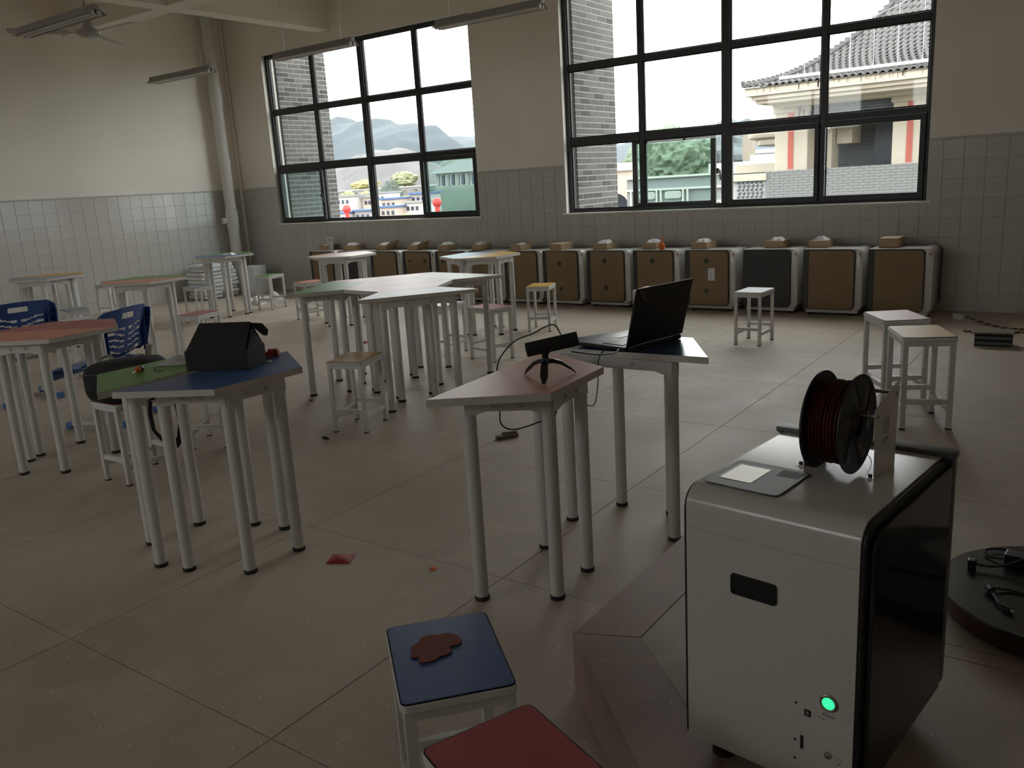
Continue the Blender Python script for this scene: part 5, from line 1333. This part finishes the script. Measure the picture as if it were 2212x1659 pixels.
hill('hill', -720, -395, 380, 560, ridge([(-720, 40), (-560, 55), (-527, 64), (-510, 58), (-486, 60.5), (-469, 52), (-438, 50.5), (-427, 44), (-405, 25), (-395, 8)]), HM, 'long wooded blue-grey mountain seen through the left window')
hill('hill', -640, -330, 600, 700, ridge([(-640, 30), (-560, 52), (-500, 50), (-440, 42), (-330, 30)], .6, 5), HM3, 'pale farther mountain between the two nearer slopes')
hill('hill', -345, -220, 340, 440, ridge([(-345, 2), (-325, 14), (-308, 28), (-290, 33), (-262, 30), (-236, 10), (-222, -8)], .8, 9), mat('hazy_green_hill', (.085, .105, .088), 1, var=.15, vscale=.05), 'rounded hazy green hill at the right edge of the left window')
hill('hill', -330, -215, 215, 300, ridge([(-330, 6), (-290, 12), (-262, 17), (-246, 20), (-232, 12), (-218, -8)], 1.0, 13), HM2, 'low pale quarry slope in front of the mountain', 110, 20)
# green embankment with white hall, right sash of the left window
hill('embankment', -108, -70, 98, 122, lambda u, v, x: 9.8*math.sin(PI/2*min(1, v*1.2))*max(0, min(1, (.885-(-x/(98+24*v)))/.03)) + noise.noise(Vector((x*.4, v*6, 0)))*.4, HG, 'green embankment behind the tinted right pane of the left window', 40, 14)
wh = empty('white_hall', (0, 0, 0), label='long white hall with a hipped grey roof above the green embankment', cat='building')
MB().bb(-106, -94, 126, 134, GZ, 4.25).build('hall_wall', AP, wh)
MB().add([(-107.5, 125, 4.2), (-92.5, 125, 4.2), (-92.5, 137, 4.2), (-107.5, 137, 4.2), (-104, 130, 6.5), (-96, 130, 6.5)], [(0, 1, 5, 4), (1, 2, 5), (2, 3, 4, 5), (3, 0, 4), (0, 3, 2, 1)]).build('hall_roof', mat('hall_roof_grey', (.12, .13, .13), .9), wh)
for k in range(10): MB().bb(-105.7+k*1.2, -105.1+k*1.2, 125.7, 126, 2.0, 3.9).build('hall_window', DKW if k % 2 else AG, wh)
# viaduct
vd = empty('viaduct', (0, 0, 0), label='long concrete viaduct crossing the valley in the left window', cat='bridge')
VC = mat('concrete_pale', (.20, .195, .19), .9)
MB().box((-140, 158, 2.0), (60, .8, .55), rz=.05).build('deck', VC, vd); MB().box((-140, 157.5, 2.4), (60, .15, .25), rz=.05).build('parapet', AP, vd)
for k in range(9): MB().cyl((-166+k*6.5, 157+k*.32, GZ), (-166+k*6.5, 157+k*.32, 2), .5, 8).build('pillar', VC, vd)
for k in range(6): MB().cyl((-163+k*8, 157.4+k*.4, 2.4), (-163+k*8, 157.4+k*.4, 6.5), .09, 6).build('catenary_mast', VC, vd)
# village houses
HW = [mat('house_white', (.52, .50, .48), .9), mat('house_pinkish', (.46, .38, .33), .9), mat('house_grey', (.30, .29, .29), .9)]
HRF = [mat('roof_blue', (.06, .12, .26), .7), mat('roof_pale', (.24, .235, .23), .9), mat('roof_grey', (.12, .118, .118), .9)]
r8 = random.Random(8)
HL = [(-94.5, 92, 3.2, 1.1, 0, 1), (-91.3, 94, 2.4, .8, 1, 1), (-88.2, 93, 3.0, 1.3, 0, 1), (-85.4, 92, 3.0, .4, 1, 0), (-82.2, 95, 3.2, .9, 2, 0), (-92.6, 86, 3.4, -.9, 2, 2), (-88.6, 85, 3.6, -1.1, 0, 0), (-84.6, 86, 3.4, -.9, 2, 0), (-80.9, 87, 3.0, -.6, 1, 0), (-78.2, 89, 2.8, -.2, 0, 1), (-86.8, 80, 3.6, -2.2, 0, 1), (-82.6, 80, 3.0, -2.4, 1, 0)]
DESC = ['far left end', 'left, beside the far-left one', 'above the pale lower roofs', 'centre row', 'right of centre', 'front left', 'front centre with blue roof', 'front, right of centre', 'front right', 'rightmost', 'lowest, left', 'lowest, right']
for k, (x, y, w2_, zt_, hm, rm) in enumerate(HL):
    o = empty('village_house', (x, y, GZ), r8.uniform(-.06, .06), label='small village house outside the left window, ' + DESC[k], cat='house', group='village houses below the left window')
    h_ = zt_-GZ; MB().bb(-w2_/2, w2_/2, -1.5, 1.5, 0, h_).build('wall', HW[hm], o); MB().bb(-w2_/2-.2, w2_/2+.2, -1.8, 1.7, h_, h_+.22).build('roof', HRF[rm], o)
    for i in range(3): MB().bb(-w2_/2+.35+i*w2_/3.4, -w2_/2+.35+i*w2_/3.4+.5, -1.54, -1.5, h_-1.0, h_-.45).build('window', DKW, o)
for k, (c, s, m, lb_) in enumerate((((-110.5, 106, -.9), (3.6, 3, 2.6), LD, 'dark green tree left in the village'), ((-106.5, 107, -.7), (3.4, 3, 2.4), LD, 'dark green tree beside the first village tree'), ((-117, 118, .9), (1.8, 1.6, 1.1), LY, 'yellow tree behind the dark village trees'),
    ((-99, 106, .1), (2.4, 2, 3.4), LD, 'tall dark tree in the middle of the left window'), ((-93.4, 104, -.9), (2.0, 2, 1.9), LY, 'bright yellow tree right of the tall dark tree'), ((-132, 128, .5), (3, 2, 1.7), LYG, 'yellow-green tree before the viaduct'),
    ((-76.3, 84, -2.6), (1.6, 1.5, 1.3), LYG, 'light green bush at the sill, before the blue roofs'), ((-180, 199, 5), (6, 4, 2.6), LYG, 'yellow-green grove on the hillside above the viaduct'), ((-197, 199, 4), (6, 4, 2.0), LY, 'yellowish grove above the left part of the viaduct'),
    ((-118.8, 112, -.9), (2.4, 2, 2.2), LYG, 'pale green tree next to the brick pier'))):
    foliage('tree', c, s, m, 20+k, lb_, sub=4)
BAL = mat('red_balloon', (.60, .04, .035), .5)
for (x, y, z, lb_) in ((-62.3, 60, .05, 'red balloon column in front of the village, left window'), (-50.6, 60, .25, 'red balloon column seen through the tinted right pane')):
    o = empty('balloon_column', (x, y, GZ), 0, label=lb_, cat='balloon', group='red balloon columns')
    MB().cyl((0, 0, 0), (0, 0, z-GZ-.3), .22, 14).build('column', BAL, o, smooth=True)
    MB().lathe([(.0, -.42), (.25, -.36), (.42, -.12), (.42, .12), (.25, .36), (.0, .42)], 18, (0, 0, z-GZ)).build('ball', BAL, o, smooth=True)
